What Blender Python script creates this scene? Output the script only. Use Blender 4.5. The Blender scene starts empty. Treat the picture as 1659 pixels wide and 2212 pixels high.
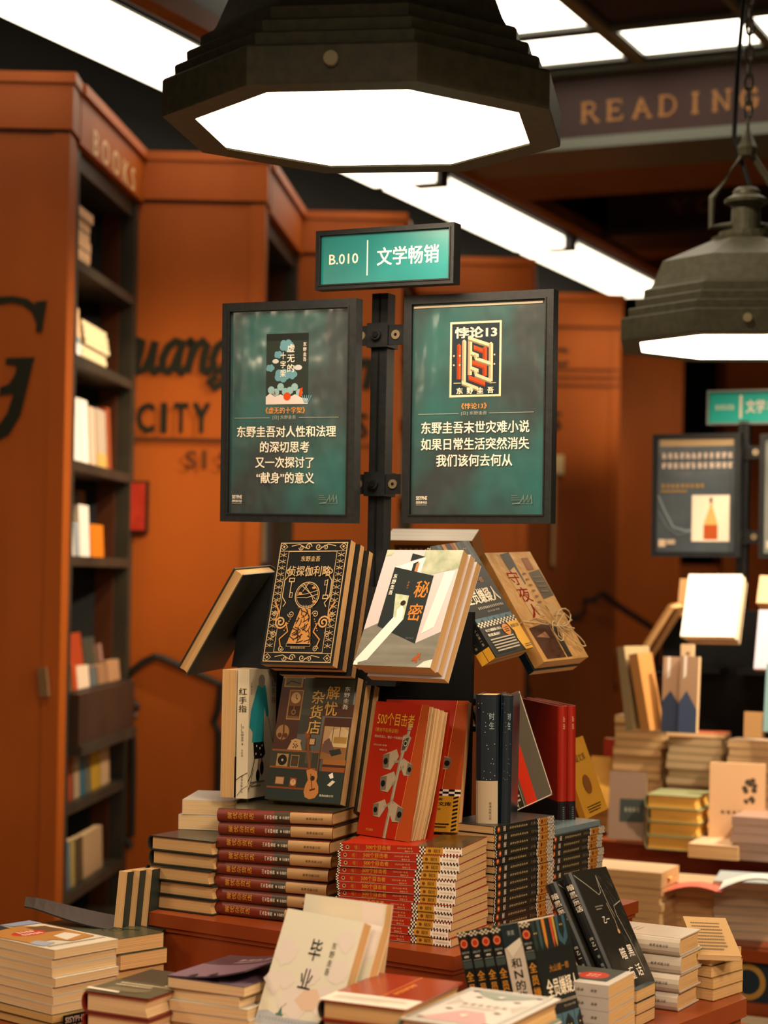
import bpy, math, random
from mathutils import Matrix, Vector
rnd = random.Random(7)
S = bpy.context.scene
COL = S.collection
# ------------------------------------------------------------------ camera, world, lights
F, CX, CY, ROLL = 4100.0, 829.5, 1250.0, 0.02        # focal length and principal point for the 1659x2212 frame; eye at the origin
FLOOR = -1.48
cam_d = bpy.data.cameras.new('camera'); cam = bpy.data.objects.new('camera', cam_d); COL.objects.link(cam)
cam_d.sensor_fit = 'VERTICAL'; cam_d.sensor_height = 36.0; cam_d.sensor_width = 27.0
cam_d.lens = F/2212*36.0; cam_d.shift_y = (CY-1106)/2212; cam_d.clip_end = 60
cam_d.dof.use_dof = True; cam_d.dof.focus_distance = 3.2; cam_d.dof.aperture_fstop = 3.5
cam.matrix_world = Matrix.Rotation(math.pi/2, 4, 'X') @ Matrix.Rotation(ROLL, 4, 'Z')
S.camera = cam
S.view_settings.view_transform = 'Standard'; S.view_settings.look = 'None'
S.view_settings.gamma = 1; S.view_settings.use_curve_mapping = False; S.view_settings.exposure = 0.75
W = bpy.data.worlds.new('world'); S.world = W; W.use_nodes = True
W.node_tree.nodes['Background'].inputs[0].default_value = (1.0, .72, .46, 1)
W.node_tree.nodes['Background'].inputs[1].default_value = .17
LAMP_COL, LAMP_S = (1.0, .77, .52), 12.0               # pendant diffusers
STRIP_COL, STRIP_S = (1.0, .84, .62), 2.6             # linear ceiling light
PANEL_COL, PANEL_S = (1.0, .86, .66), 3.4             # ceiling panels
cr, sr = math.cos(ROLL), math.sin(ROLL)
def at(px, py, D):
    a = (px-CX)/F; b = (CY-py)/F
    return Vector(((a*cr-b*sr)*D, D, (a*sr+b*cr)*D))
def on(px, py, z):
    p = at(px, py, 1.0); return p*(z/p.z)
def spot(name, loc, target, power, size, blend, color, radius=.05):
    d = bpy.data.lights.new(name, 'SPOT'); d.energy = power; d.spot_size = math.radians(size); d.spot_blend = blend
    d.color = color; d.shadow_soft_size = radius
    o = bpy.data.objects.new(name, d); COL.objects.link(o); o.location = loc
    o.rotation_euler = (Vector(target)-Vector(loc)).to_track_quat('-Z', 'Y').to_euler()
    o['label'] = 'unseen overhead spotlight beam'; o['category'] = 'light'; o['group'] = 'ceiling spotlights'
    return o
WARM = (1.0, .72, .36)
spot('wall_spotlight', (.3, 4.0, 1.75), (-.66, 6.5, .36), 135, 27, 1.0, WARM)
spot('wall_spotlight', (-.5, 3.5, 1.75), (-1.08, 5.5, .3), 38, 40, .9, WARM)
spot('wall_spotlight', (.75, 5.0, 1.55), (-.1, 7.5, .35), 60, 34, .9, WARM)
spot('wall_spotlight', (1.35, 6.3, 1.55), (.42, 8.5, .6), 60, 34, .9, WARM)
spot('wall_spotlight', (1.55, 7.9, 1.56), (1.02, 9.5, 1.0), 60, 30, .9, WARM)
spot('wall_spotlight', (1.95, 8.4, 1.5), (1.4, 10.5, .3), 45, 50, .9, WARM)
spot('unseen_shelf_light', (1.3, 5.9, 1.75), (-.95, 5.95, .15), 260, 40, .8, (1, .8, .55))  # added beam to brighten the shelf books, skimming the pillar fronts
spot('unseen_spotlight', (2.2, 3.9, 1.8), (1.05, 5.0, -.35), 380, 38, .8, (1, .84, .62))  # added beam to brighten the second display, kept clear of the right lamp
spot('unseen_spotlight', (-.4, 1.0, 1.8), (0, 2.9, -.5), 30, 44, .9, (1, .80, .55))  # added front fill for the nearest books, fixture unseen

def disc_light(name, loc, size, power, color):         # added fill discs standing in for unseen pendant lamps around the camera
    d = bpy.data.lights.new(name, 'AREA'); d.shape = 'DISK'; d.size = size; d.energy = power; d.color = color
    o = bpy.data.objects.new(name, d); COL.objects.link(o); o.location = loc
    o['label'] = 'added fill light for an assumed pendant lamp outside the picture'; o['category'] = 'light'; o['group'] = 'added fill lights outside the picture'
disc_light('added_fill_disc', (-.96, 1.27, .70), .52, 7, LAMP_COL)
disc_light('added_fill_disc', (-1.75, 2.30, .70), .52, 9, LAMP_COL)
disc_light('added_fill_disc', (.92, 1.35, .72), .52, 28, LAMP_COL)
disc_light('added_fill_disc', (1.50, 2.25, .71), .52, 15, LAMP_COL)

spot('unseen_spotlight', (.05, 3.9, 1.8), (.95, 4.75, .55), 70, 34, .9, (1, .80, .55))  # added beam that lightens the right pendant lamp's shade
spot('unseen_spotlight', (.75, 4.3, 1.85), (.08, 3.55, .05), 75, 26, .8, (1, .82, .6))  # unseen beam added from behind for the rear book's top and rims

# ------------------------------------------------------------------ materials
MATS = {}
def lin(c): return tuple((x/12.92 if x <= .04045 else ((x+.055)/1.055)**2.4) for x in c)
def hexc(h): return lin(tuple(int(h[i:i+2], 16)/255 for i in (0, 2, 4)))
def M(hx, rough=.55, spec=.22, coat=0., metal=0., name=None):
    key = (hx, rough, spec, coat, metal)
    if key in MATS: return MATS[key]
    m = bpy.data.materials.new(name or 'surface_'+hx); m.use_nodes = True
    b = m.node_tree.nodes['Principled BSDF']
    b.inputs['Base Color'].default_value = (*hexc(hx), 1); b.inputs['Roughness'].default_value = rough
    b.inputs['Specular IOR Level'].default_value = spec; b.inputs['Metallic'].default_value = metal
    b.inputs['Coat Weight'].default_value = coat*.45; b.inputs['Coat Roughness'].default_value = .16
    MATS[key] = m; return m
def emit(name, col, s):
    m = bpy.data.materials.new(name); m.use_nodes = True; nt = m.node_tree; nt.nodes.remove(nt.nodes['Principled BSDF'])
    e = nt.nodes.new('ShaderNodeEmission'); e.inputs[0].default_value = (*col, 1); e.inputs[1].default_value = s
    nt.links.new(e.outputs[0], nt.nodes['Material Output'].inputs[0]); return m
def noisy(name, c1, c2, scale, rough=.5, stretch=(1, 1, 1), bump=0., spec=.3, coat=0., detail=4, bscale=None, lo=.35, hi=.65, coatr=.12):
    m = bpy.data.materials.new(name); m.use_nodes = True; nt = m.node_tree; b = nt.nodes['Principled BSDF']
    tc = nt.nodes.new('ShaderNodeTexCoord'); mp = nt.nodes.new('ShaderNodeMapping'); mp.inputs['Scale'].default_value = stretch
    n = nt.nodes.new('ShaderNodeTexNoise'); n.inputs['Scale'].default_value = scale; n.inputs['Detail'].default_value = detail
    r = nt.nodes.new('ShaderNodeValToRGB'); r.color_ramp.elements[0].color = (*hexc(c1), 1); r.color_ramp.elements[1].color = (*hexc(c2), 1)
    r.color_ramp.elements[0].position = lo; r.color_ramp.elements[1].position = hi
    nt.links.new(tc.outputs['Object'], mp.inputs[0]); nt.links.new(mp.outputs[0], n.inputs[0]); nt.links.new(n.outputs[0], r.inputs[0])
    nt.links.new(r.outputs[0], b.inputs['Base Color']); b.inputs['Roughness'].default_value = rough
    b.inputs['Specular IOR Level'].default_value = spec; b.inputs['Coat Weight'].default_value = coat; b.inputs['Coat Roughness'].default_value = coatr
    if bump:
        n2 = nt.nodes.new('ShaderNodeTexNoise'); n2.inputs['Scale'].default_value = bscale or scale; n2.inputs['Detail'].default_value = 3
        bp = nt.nodes.new('ShaderNodeBump'); bp.inputs['Strength'].default_value = bump; bp.inputs['Distance'].default_value = .01
        nt.links.new(mp.outputs[0], n2.inputs[0]); nt.links.new(n2.outputs[0], bp.inputs['Height'])
        nt.links.new(bp.outputs[0], b.inputs['Normal']); nt.links.new(bp.outputs[0], b.inputs['Coat Normal'])
    return m
def page_mat(name, hx):                                # paper edges: fine leaves across the thickness (local Y)
    m = bpy.data.materials.new(name); m.use_nodes = True; nt = m.node_tree; b = nt.nodes['Principled BSDF']
    tc = nt.nodes.new('ShaderNodeTexCoord'); mp = nt.nodes.new('ShaderNodeMapping'); mp.inputs['Scale'].default_value = (4, 1400, 4)
    n = nt.nodes.new('ShaderNodeTexNoise'); n.inputs['Scale'].default_value = 1; n.inputs['Detail'].default_value = 2
    r = nt.nodes.new('ShaderNodeValToRGB'); c = hexc(hx)
    r.color_ramp.elements[0].color = (c[0]*.66, c[1]*.63, c[2]*.6, 1); r.color_ramp.elements[1].color = (*c, 1)
    r.color_ramp.elements[0].position = .3; r.color_ramp.elements[1].position = .55
    nt.links.new(tc.outputs['Object'], mp.inputs[0]); nt.links.new(mp.outputs[0], n.inputs[0]); nt.links.new(n.outputs[0], r.inputs[0])
    nt.links.new(r.outputs[0], b.inputs['Base Color']); b.inputs['Roughness'].default_value = .75; b.inputs['Specular IOR Level'].default_value = .15
    return m
PAGE = page_mat('paper_edges', 'cfa672'); PAGEW = page_mat('pale_paper_edges', 'dcbb8e'); PAGEP = page_mat('whitened_paper_edges', 'f6f0e6'); PAGEY = page_mat('yellow_paper_edges', 'c9a468')
WOOD = noisy('orange_brown_wood', '924609', 'a4500c', 3.0, .55, (1, 1, .25), .04, .25)
WOODD = noisy('red_brown_wood', '7a3312', '8e3f18', 4.0, .35, (1, 1, .3), .03, .4)
SHELFD = noisy('dark_bronze_shelf', '2a2620', '383228', 6, .5)
BACKP = M('4a2410', .6)
BLACK = noisy('black_powder_coat', '15171a', '1d1f21', 90, .5, bump=.03, spec=.35)
BLACKD = M('0a0b0c', .6, .2)
STEEL = M('b8b0a4', .3, .5, 0, 1.0)
LAMPM = noisy('dark_green_grey_enamel', '38372b', '444232', 60, .5, bump=.04)
GOLD = M('b98d4e', .45, .4); WHITE = M('e9e4da', .5)

# ------------------------------------------------------------------ mesh building
class MB:
    def __init__(s): s.v = []; s.f = []; s.mi = []; s.mats = []; s.T = None
    def mid(s, m):
        if m not in s.mats: s.mats.append(m)
        return s.mats.index(m)
    def add(s, vs, fs, m):
        o = len(s.v); T = s.T
        s.v += [tuple(T(v)) if T else tuple(v) for v in vs]; k = s.mid(m)
        for f in fs: s.f.append(tuple(i+o for i in f)); s.mi.append(k)
    def box(s, a, b, m):
        (x0, y0, z0), (x1, y1, z1) = a, b
        s.add([(x0,y0,z0),(x1,y0,z0),(x1,y1,z0),(x0,y1,z0),(x0,y0,z1),(x1,y0,z1),(x1,y1,z1),(x0,y1,z1)],
              [(0,3,2,1),(4,5,6,7),(0,1,5,4),(1,2,6,5),(2,3,7,6),(3,0,4,7)], m)
    def prism(s, poly, d0, d1, m, ax='z'):            # polygon in two axes extruded along the third
        n = len(poly)
        def P(p, d): return (p[0], p[1], d) if ax == 'z' else ((p[0], d, p[1]) if ax == 'y' else (d, p[0], p[1]))
        vs = [P(p, d0) for p in poly]+[P(p, d1) for p in poly]
        s.add(vs, [tuple(range(n))[::-1], tuple(range(n, 2*n))]+[(i, (i+1) % n, n+(i+1) % n, n+i) for i in range(n)], m)
    def tube(s, pts, r, m, n=8):
        pts = [Vector(p) for p in pts]; vs = []; fs = []
        for i, p in enumerate(pts):
            d = (pts[min(i+1, len(pts)-1)]-pts[max(i-1, 0)]).normalized()
            a = d.cross(Vector((0, 0, 1)) if abs(d.z) < .9 else Vector((1, 0, 0))).normalized(); b = d.cross(a)
            vs += [p+a*r*math.cos(t*2*math.pi/n)+b*r*math.sin(t*2*math.pi/n) for t in range(n)]
        for i in range(len(pts)-1):
            for t in range(n): fs.append((i*n+t, i*n+(t+1) % n, (i+1)*n+(t+1) % n, (i+1)*n+t))
        fs.append(tuple(range(n))[::-1]); fs.append(tuple(range((len(pts)-1)*n, len(pts)*n)))
        s.add(vs, fs, m)
    def lathe(s, prof, n, rot, m, c=(0, 0, 0), caps=True):
        vs = []; fs = []
        for (r, z) in prof: vs += [(c[0]+r*math.cos(rot+2*math.pi*t/n), c[1]+r*math.sin(rot+2*math.pi*t/n), c[2]+z) for t in range(n)]
        for i in range(len(prof)-1):
            for t in range(n): fs.append((i*n+t, i*n+(t+1) % n, (i+1)*n+(t+1) % n, (i+1)*n+t))
        if caps: fs.append(tuple(range(n))[::-1]); fs.append(tuple(range((len(prof)-1)*n, len(prof)*n)))
        s.add(vs, fs, m)
    def mesh(s, name):
        me = bpy.data.meshes.new(name); me.from_pydata(s.v, [], s.f)
        for m in s.mats: me.materials.append(m)
        me.polygons.foreach_set('material_index', s.mi); me.update(); return me
def link(name, me, parent=None, mw=None):
    o = bpy.data.objects.new(name, me); COL.objects.link(o)
    if parent is not None: o.parent = parent
    if mw is not None: o.matrix_world = mw
    return o
def tag(o, label, cat, group=None, kind=None):
    o['label'] = label; o['category'] = cat
    if group: o['group'] = group
    if kind: o['kind'] = kind
    return o
def thing(name, mw, label, cat, group=None):
    o = bpy.data.objects.new(name, None); o.empty_display_size = .05; COL.objects.link(o); o.matrix_world = mw
    return tag(o, label, cat, group)
def struct(name, mb, label, cat='structure', mw=None):
    return tag(link(name, mb.mesh(name), None, mw), label, cat, None, 'structure')
def frameM(pos, psi=0, lam=0, rho=0):                  # local x along the cover, y into it, z up the cover
    p, l, r = (math.radians(a) for a in (psi, lam, rho))
    x = Vector((math.cos(p), math.sin(p), 0)); n = Vector((-math.sin(p), math.cos(p), 0))
    z = math.cos(l)*Vector((0, 0, 1))+math.sin(l)*n; y = z.cross(x)
    x2 = math.cos(r)*x+math.sin(r)*z; z2 = -math.sin(r)*x+math.cos(r)*z
    m = Matrix((x2, y, z2)).transposed().to_4x4(); m.translation = Vector(pos); return m

# ------------------------------------------------------------------ lettering
GL = {}
def glyph(txt, bold, shear=0):
    k = (txt, bold, shear)
    if k in GL: return GL[k]
    c = bpy.data.curves.new('type', 'FONT'); c.body = txt; c.size = 1; c.offset = bold; c.resolution_u = 2; c.shear = shear
    o = bpy.data.objects.new('type', c); COL.objects.link(o); dg = bpy.context.evaluated_depsgraph_get()
    e = o.evaluated_get(dg); me = e.to_mesh()
    vs = [(v.co.x, v.co.y) for v in me.vertices]; fs = [tuple(p.vertices) for p in me.polygons]
    e.to_mesh_clear(); bpy.data.objects.remove(o); bpy.data.curves.remove(c)
    GL[k] = (vs, fs); return GL[k]
class Art:                                             # flat printing on one face: fractions from the face's top-left corner, y down
    def __init__(s, mb, w, h, P, e=.00025): s.mb, s.w, s.h, s.P, s.e, s.l = mb, w, h, P, e, 1
    def _p(s, fx, fy): return s.P(fx*s.w, (1-fy)*s.h, s.e*s.l)
    def poly(s, pts, m): s.l += .05; s.mb.add([s._p(*p) for p in pts], [tuple(range(len(pts)))[::-1]], m)
    def rect(s, x0, y0, x1, y1, m): s.poly([(x0, y0), (x1, y0), (x1, y1), (x0, y1)], m)
    def frame(s, x0, y0, x1, y1, t, m):
        u = t*s.w/s.h
        s.rect(x0, y0, x1, y0+u, m); s.rect(x0, y1-u, x1, y1, m); s.rect(x0, y0, x0+t, y1, m); s.rect(x1-t, y0, x1, y1, m)
    def disc(s, x, y, r, m, n=20, ry=None, a0=0, a1=360):
        k = s.w/s.h; s.poly([(x+r*math.cos(math.radians(a0+(a1-a0)*t/n)), y+(ry or r)*k*math.sin(math.radians(a0+(a1-a0)*t/n))) for t in range(n)], m)
    def line(s, pts, t, m, closed=False):
        k = s.h/s.w; q = [(x, y*k) for x, y in pts]
        if closed: q.append(q[0])
        s.l += .05; vs = []
        for i, (x, y) in enumerate(q):
            a = q[max(i-1, 0)]; b = q[min(i+1, len(q)-1)]; dx, dy = b[0]-a[0], b[1]-a[1]; L = math.hypot(dx, dy) or 1
            vs += [s._p(x-dy/L*t/2, (y+dx/L*t/2)/k), s._p(x+dy/L*t/2, (y-dx/L*t/2)/k)]
        s.mb.add(vs, [(2*i, 2*i+1, 2*i+3, 2*i+2) for i in range(len(q)-1)], m)
    def ring(s, x, y, r, t, m, n=28):
        k = s.w/s.h; s.line([(x+r*math.cos(2*math.pi*i/n), y+r*k*math.sin(2*math.pi*i/n)) for i in range(n+1)], t, m)
    def curl(s, x, y, r, t, m, turns=1.6, a0=0, d=1, n=22):
        k = s.w/s.h; s.line([(x+r*(1-.85*i/n)*math.cos(math.radians(a0)+d*turns*2*math.pi*i/n), y+r*k*(1-.85*i/n)*math.sin(math.radians(a0)+d*turns*2*math.pi*i/n)) for i in range(n+1)], t, m)
    def text(s, txt, x0, y0, x1, y1, m, bold=0., em=False, rot=0, shear=0):
        vs, fs = glyph(txt, 0, shear)
        if not vs: return
        xs = [v[0] for v in vs]; ys = [v[1] for v in vs]
        bx0, bx1, by0, by1 = (0, 1, -.12, .88) if em else (min(xs), max(xs), min(ys), max(ys))
        for ox, oy in (((0, 0),) if bold <= 0 else ((-bold, -bold*.6), (bold, -bold*.6), (-bold, bold*.6), (bold, bold*.6))):
            s.l += .05; out = []
            for x, y in vs:                             # bold strokes are overprinted a hair apart
                a = (x+ox-bx0)/(bx1-bx0 or 1); b = (y+oy-by0)/(by1-by0 or 1)
                if rot == 90: a, b = 1-b, a            # glyph tops point to the left
                elif rot == -90: a, b = b, 1-a         # glyph tops point to the right
                out.append((x0+(x1-x0)*a, y1+(y0-y1)*b))
            s.mb.add([s._p(*p) for p in out], fs, m)
    def vtext(s, txt, x0, y0, x1, y1, m, bold=0.):
        n = len(txt); d = (y1-y0)/n
        for i, ch in enumerate(txt): s.text(ch, x0, y0+d*(i+.06), x1, y0+d*(i+.94), m, bold, True)
    def htext90(s, txt, x0, y0, x1, y1, m, bold=0.):   # run of characters left to right, each lying with its top to the left
        n = len(txt); d = (x1-x0)/n
        for i, ch in enumerate(txt):
            vs, fs = glyph(ch, 0); s.l += .01
            s.mb.add([s._p(x0+d*i+d*.94*(1-(y+.12)), y0+(y1-y0)*(1-x)) for x, y in vs], fs, m)
    def checker(s, x0, y0, x1, y1, nx, ny, m, ph=0):
        dx, dy = (x1-x0)/nx, (y1-y0)/ny
        for i in range(nx):
            for j in range(ny):
                if (i+j+ph) % 2 == 0: s.rect(x0+i*dx, y0+j*dy, x0+(i+1)*dx, y0+(j+1)*dy, m)
    def lines(s, x0, y0, x1, y1, n, m, fill=.45, seed=1):
        r = random.Random(seed); d = (y1-y0)/n
        for i in range(n):
            x = x0; xe = x1-(r.random()*.3*(x1-x0) if i == n-1 else r.random()*.06*(x1-x0))
            while x < xe:
                wd = min(d*fill*s.h/s.w*(.7+.5*r.random()), xe-x); s.rect(x, y0+d*i+d*(1-fill)/2, x+wd*.82, y0+d*i+d*(1+fill)/2, m); x += wd

# ------------------------------------------------------------------ books
def book_meshes(key, w, t, h, front, spine=None, back=None, page=PAGE, hard=False, art=None, sart=None, bart=None, cut=None):
    spine = spine or front; back = back or front
    mb = MB(); c = .0022 if hard else .0007; e = .003 if hard else 0.
    if hard:
        mb.box((.004, 0, 0), (w, c, h), front); mb.box((.004, t-c, 0), (w, t, h), back)
        n = 6; pr = []
        for i in range(n+1):
            a = math.pi*i/n; pr.append((.006-.0075*math.sin(a), t/2-t/2*math.cos(a)))
        pr += [(.006-.0075*math.sin(math.pi*i/n)*.72, t/2-(t/2-c)*math.cos(math.pi*i/n)) for i in range(n, -1, -1)]
        for i in range(n):
            a, b, cc, d = pr[i], pr[i+1], pr[2*n-i], pr[2*n+1-i]
            mb.prism([a, b, cc, d], 0, h, spine)
        def SP(x, z, l):                               # follow the rounded spine
            yy = t-x; a = math.acos(max(-1, min(1, 1-2*yy/t))); return (.006-.0075*math.sin(a)-l, yy, z)
    else:
        mb.box((0, 0, 0), (w, c, h), front); mb.box((0, c, 0), (c, t-c, h), spine); mb.box((0, t-c, 0), (w, t, h), back)
        def SP(x, z, l): return (-l, t-x, z)
    if art: art(Art(mb, w, h, lambda x, z, l: (x, -l, z)))
    if bart: bart(Art(mb, w, h, lambda x, z, l: (w-x, t+l, z)))
    if sart: sart(Art(mb, t, h, SP))
    pb = MB(); g = .0006
    x1 = w-e-.0005; pb.add([(.0075 if hard else c+.0003, c+g*.2, e), (x1, c+g*.2, e), (x1-(.004 if hard else 0), t/2, e), (x1, t-c-g*.2, e), (.0075 if hard else c+.0003, t-c-g*.2, e)]+
           [(.0075 if hard else c+.0003, c+g*.2, h-e-.0003), (x1, c+g*.2, h-e-.0003), (x1-(.004 if hard else 0), t/2, h-e-.0003), (x1, t-c-g*.2, h-e-.0003), (.0075 if hard else c+.0003, t-c-g*.2, h-e-.0003)],
           [(4,3,2,1,0), (5,6,7,8,9), (0,1,6,5), (1,2,7,6), (2,3,8,7), (3,4,9,8), (4,0,5,9)], page)
    return (mb.mesh(key+'_cover'), pb.mesh(key+'_page_block'), w, t, h)
def put(bk, mw, label, name='paperback_book', group=None, cat='book'):
    r = thing(name, mw, label, cat, group)
    for nm, me in (('cover', bk[0]), ('page_block', bk[1])):
        o = bpy.data.objects.new(nm, me); COL.objects.link(o); o.parent = r
    return r
def stand(bk, pos, psi, lam, rho, label, name='paperback_book', group=None): return put(bk, frameM(pos, psi, lam, rho), label, name, group)
ORD = ['topmost', 'second from the top', 'third from the top', 'fourth from the top', 'fifth from the top', 'sixth from the top', 'seventh from the top', 'eighth from the top',
       'ninth from the top', 'tenth from the top', 'eleventh from the top', 'twelfth from the top', 'thirteenth from the top', 'fourteenth from the top']
def layM(bk, cen, z0, yaw, face, flip=False, tilt=0.):
    """Book lying flat, centre of its footprint at cen, bottom at z0. yaw: the row axis s=(cos,-sin). face: where the spine looks ('f' to the viewer, 'r','b','l')."""
    w, t, h = bk[2:5]; y = math.radians(yaw + {'f': 0, 'l': 90, 'b': 180, 'r': -90}[face]); s = Vector((math.cos(y), -math.sin(y), 0)); n = Vector((math.sin(y), math.cos(y), 0))
    if face in 'lr': pass
    zx, zy, zz = n, Vector((0, 0, -1)), -s
    m = Matrix((zx, zy, zz)).transposed().to_4x4()
    o = Vector((cen[0], cen[1], z0))-n*w/2+s*h/2+Vector((0, 0, t))
    m.translation = o
    if tilt:
        c = Vector((cen[0], cen[1], z0)); m = Matrix.Translation(c) @ Matrix.Rotation(tilt, 4, n if face == 'f' else s) @ Matrix.Translation(-c) @ m
    return m
def stack(bk, near, z0, yaw, face, n, label, name='paperback_book', group=None, jit=.003, jyaw=1.0, gap=.0006, fan=0., seed=1, twist=0., first=0):
    """n copies piled up. near = (x, y) of the pile's near right corner."""
    r = random.Random(seed); w, t, h = bk[2:5]; a = math.radians(yaw)
    s = Vector((math.cos(a), -math.sin(a))); nn = Vector((math.sin(a), math.cos(a)))
    ls, ln = (h, w) if face in 'fb' else (w, h)
    c = Vector((near[0], near[1]))-s*ls/2+nn*ln/2; out = []; z = z0
    for i in range(n):
        j = Vector((r.uniform(-jit, jit), r.uniform(-jit, jit)))
        m = layM(bk, c+j, z, yaw+r.uniform(-jyaw, jyaw)+twist*i/max(n-1, 1), face, tilt=fan*i/max(n-1, 1))
        k = n-1-i; lab = label % (('bottom' if i == 0 and n > 1 else ORD[k]),)
        out.append(put(bk, m, lab, name, group)); z += t+gap
    return z, c, out
def marks(a, x0, y0, x1, y1, nx, ny, m, seed=1):       # print too small or soft to read: broken strokes in character cells
    r = random.Random(seed); dx, dy = (x1-x0)/nx, (y1-y0)/ny
    for i in range(nx):
        for j in range(ny):
            X, Y = x0+i*dx, y0+j*dy
            for k in range(3): t = .12+.26*k; a.rect(X+dx*.12, Y+dy*t, X+dx*r.uniform(.6, .9), Y+dy*(t+.13), m)
            s = r.uniform(.25, .6); a.rect(X+dx*s, Y+dy*.1, X+dx*(s+.15), Y+dy*.88, m)
Art.marks = marks
def band(a, x0, y0, x1, y1, m, n=8):
    l = a.l
    for i in range(n): a.l = l; a.rect(x0+(x1-x0)*i/n, y0, x0+(x1-x0)*(i+1)/n, y1, m)
Art.band = band
# ------------------------------------------------------------------ room shell
CEIL = 1.98
U = Vector((math.cos(math.radians(24.8)), -math.sin(math.radians(24.8)), 0)); V = Vector((-U.y, U.x, 0))     # the shop's own axes
mb = MB(); mb.box((-4, -1.0, FLOOR-.1), (6, 14.5, FLOOR), noisy('pale_floor_stone', 'b9a88e', 'c4b498', 3, .45)); struct('floor', mb, 'pale stone shop floor', 'floor')
mb = MB(); mb.box((-4, -1.0, CEIL), (6, 14.5, CEIL+.1), M('0c0d0c', .8)); struct('ceiling', mb, 'black painted shop ceiling', 'ceiling')
mb = MB(); mb.prism([(-4, 1.5), (-1.9, 4.6), (1.6, 11.6), (1.6, 11.75), (-2.1, 4.75), (-4.2, 1.5)], FLOOR, CEIL, M('0d0e0d', .8)); struct('wall_left', mb, 'black wall behind the stepped bookcases', 'wall')
mb = MB(); mb.box((-4, 14.3, FLOOR), (6, 14.5, CEIL), M('141412', .8)); struct('wall_back', mb, 'dark wall at the far end of the shop', 'wall')
mb = MB(); mb.box((5.8, -1, FLOOR), (6, 14.5, CEIL), M('3a2416', .8)); struct('wall_right', mb, 'dark brown wall at the far right', 'wall')
mb = MB(); mb.box((2.03, 11.4, FLOOR), (4.2, 11.7, 1.5), WOOD); mb.box((1.5, 11.5, FLOOR), (2.03, 11.7, .12), WOOD); struct('wall_far', mb, 'orange brown wood wall behind the second display', 'wall')

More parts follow.
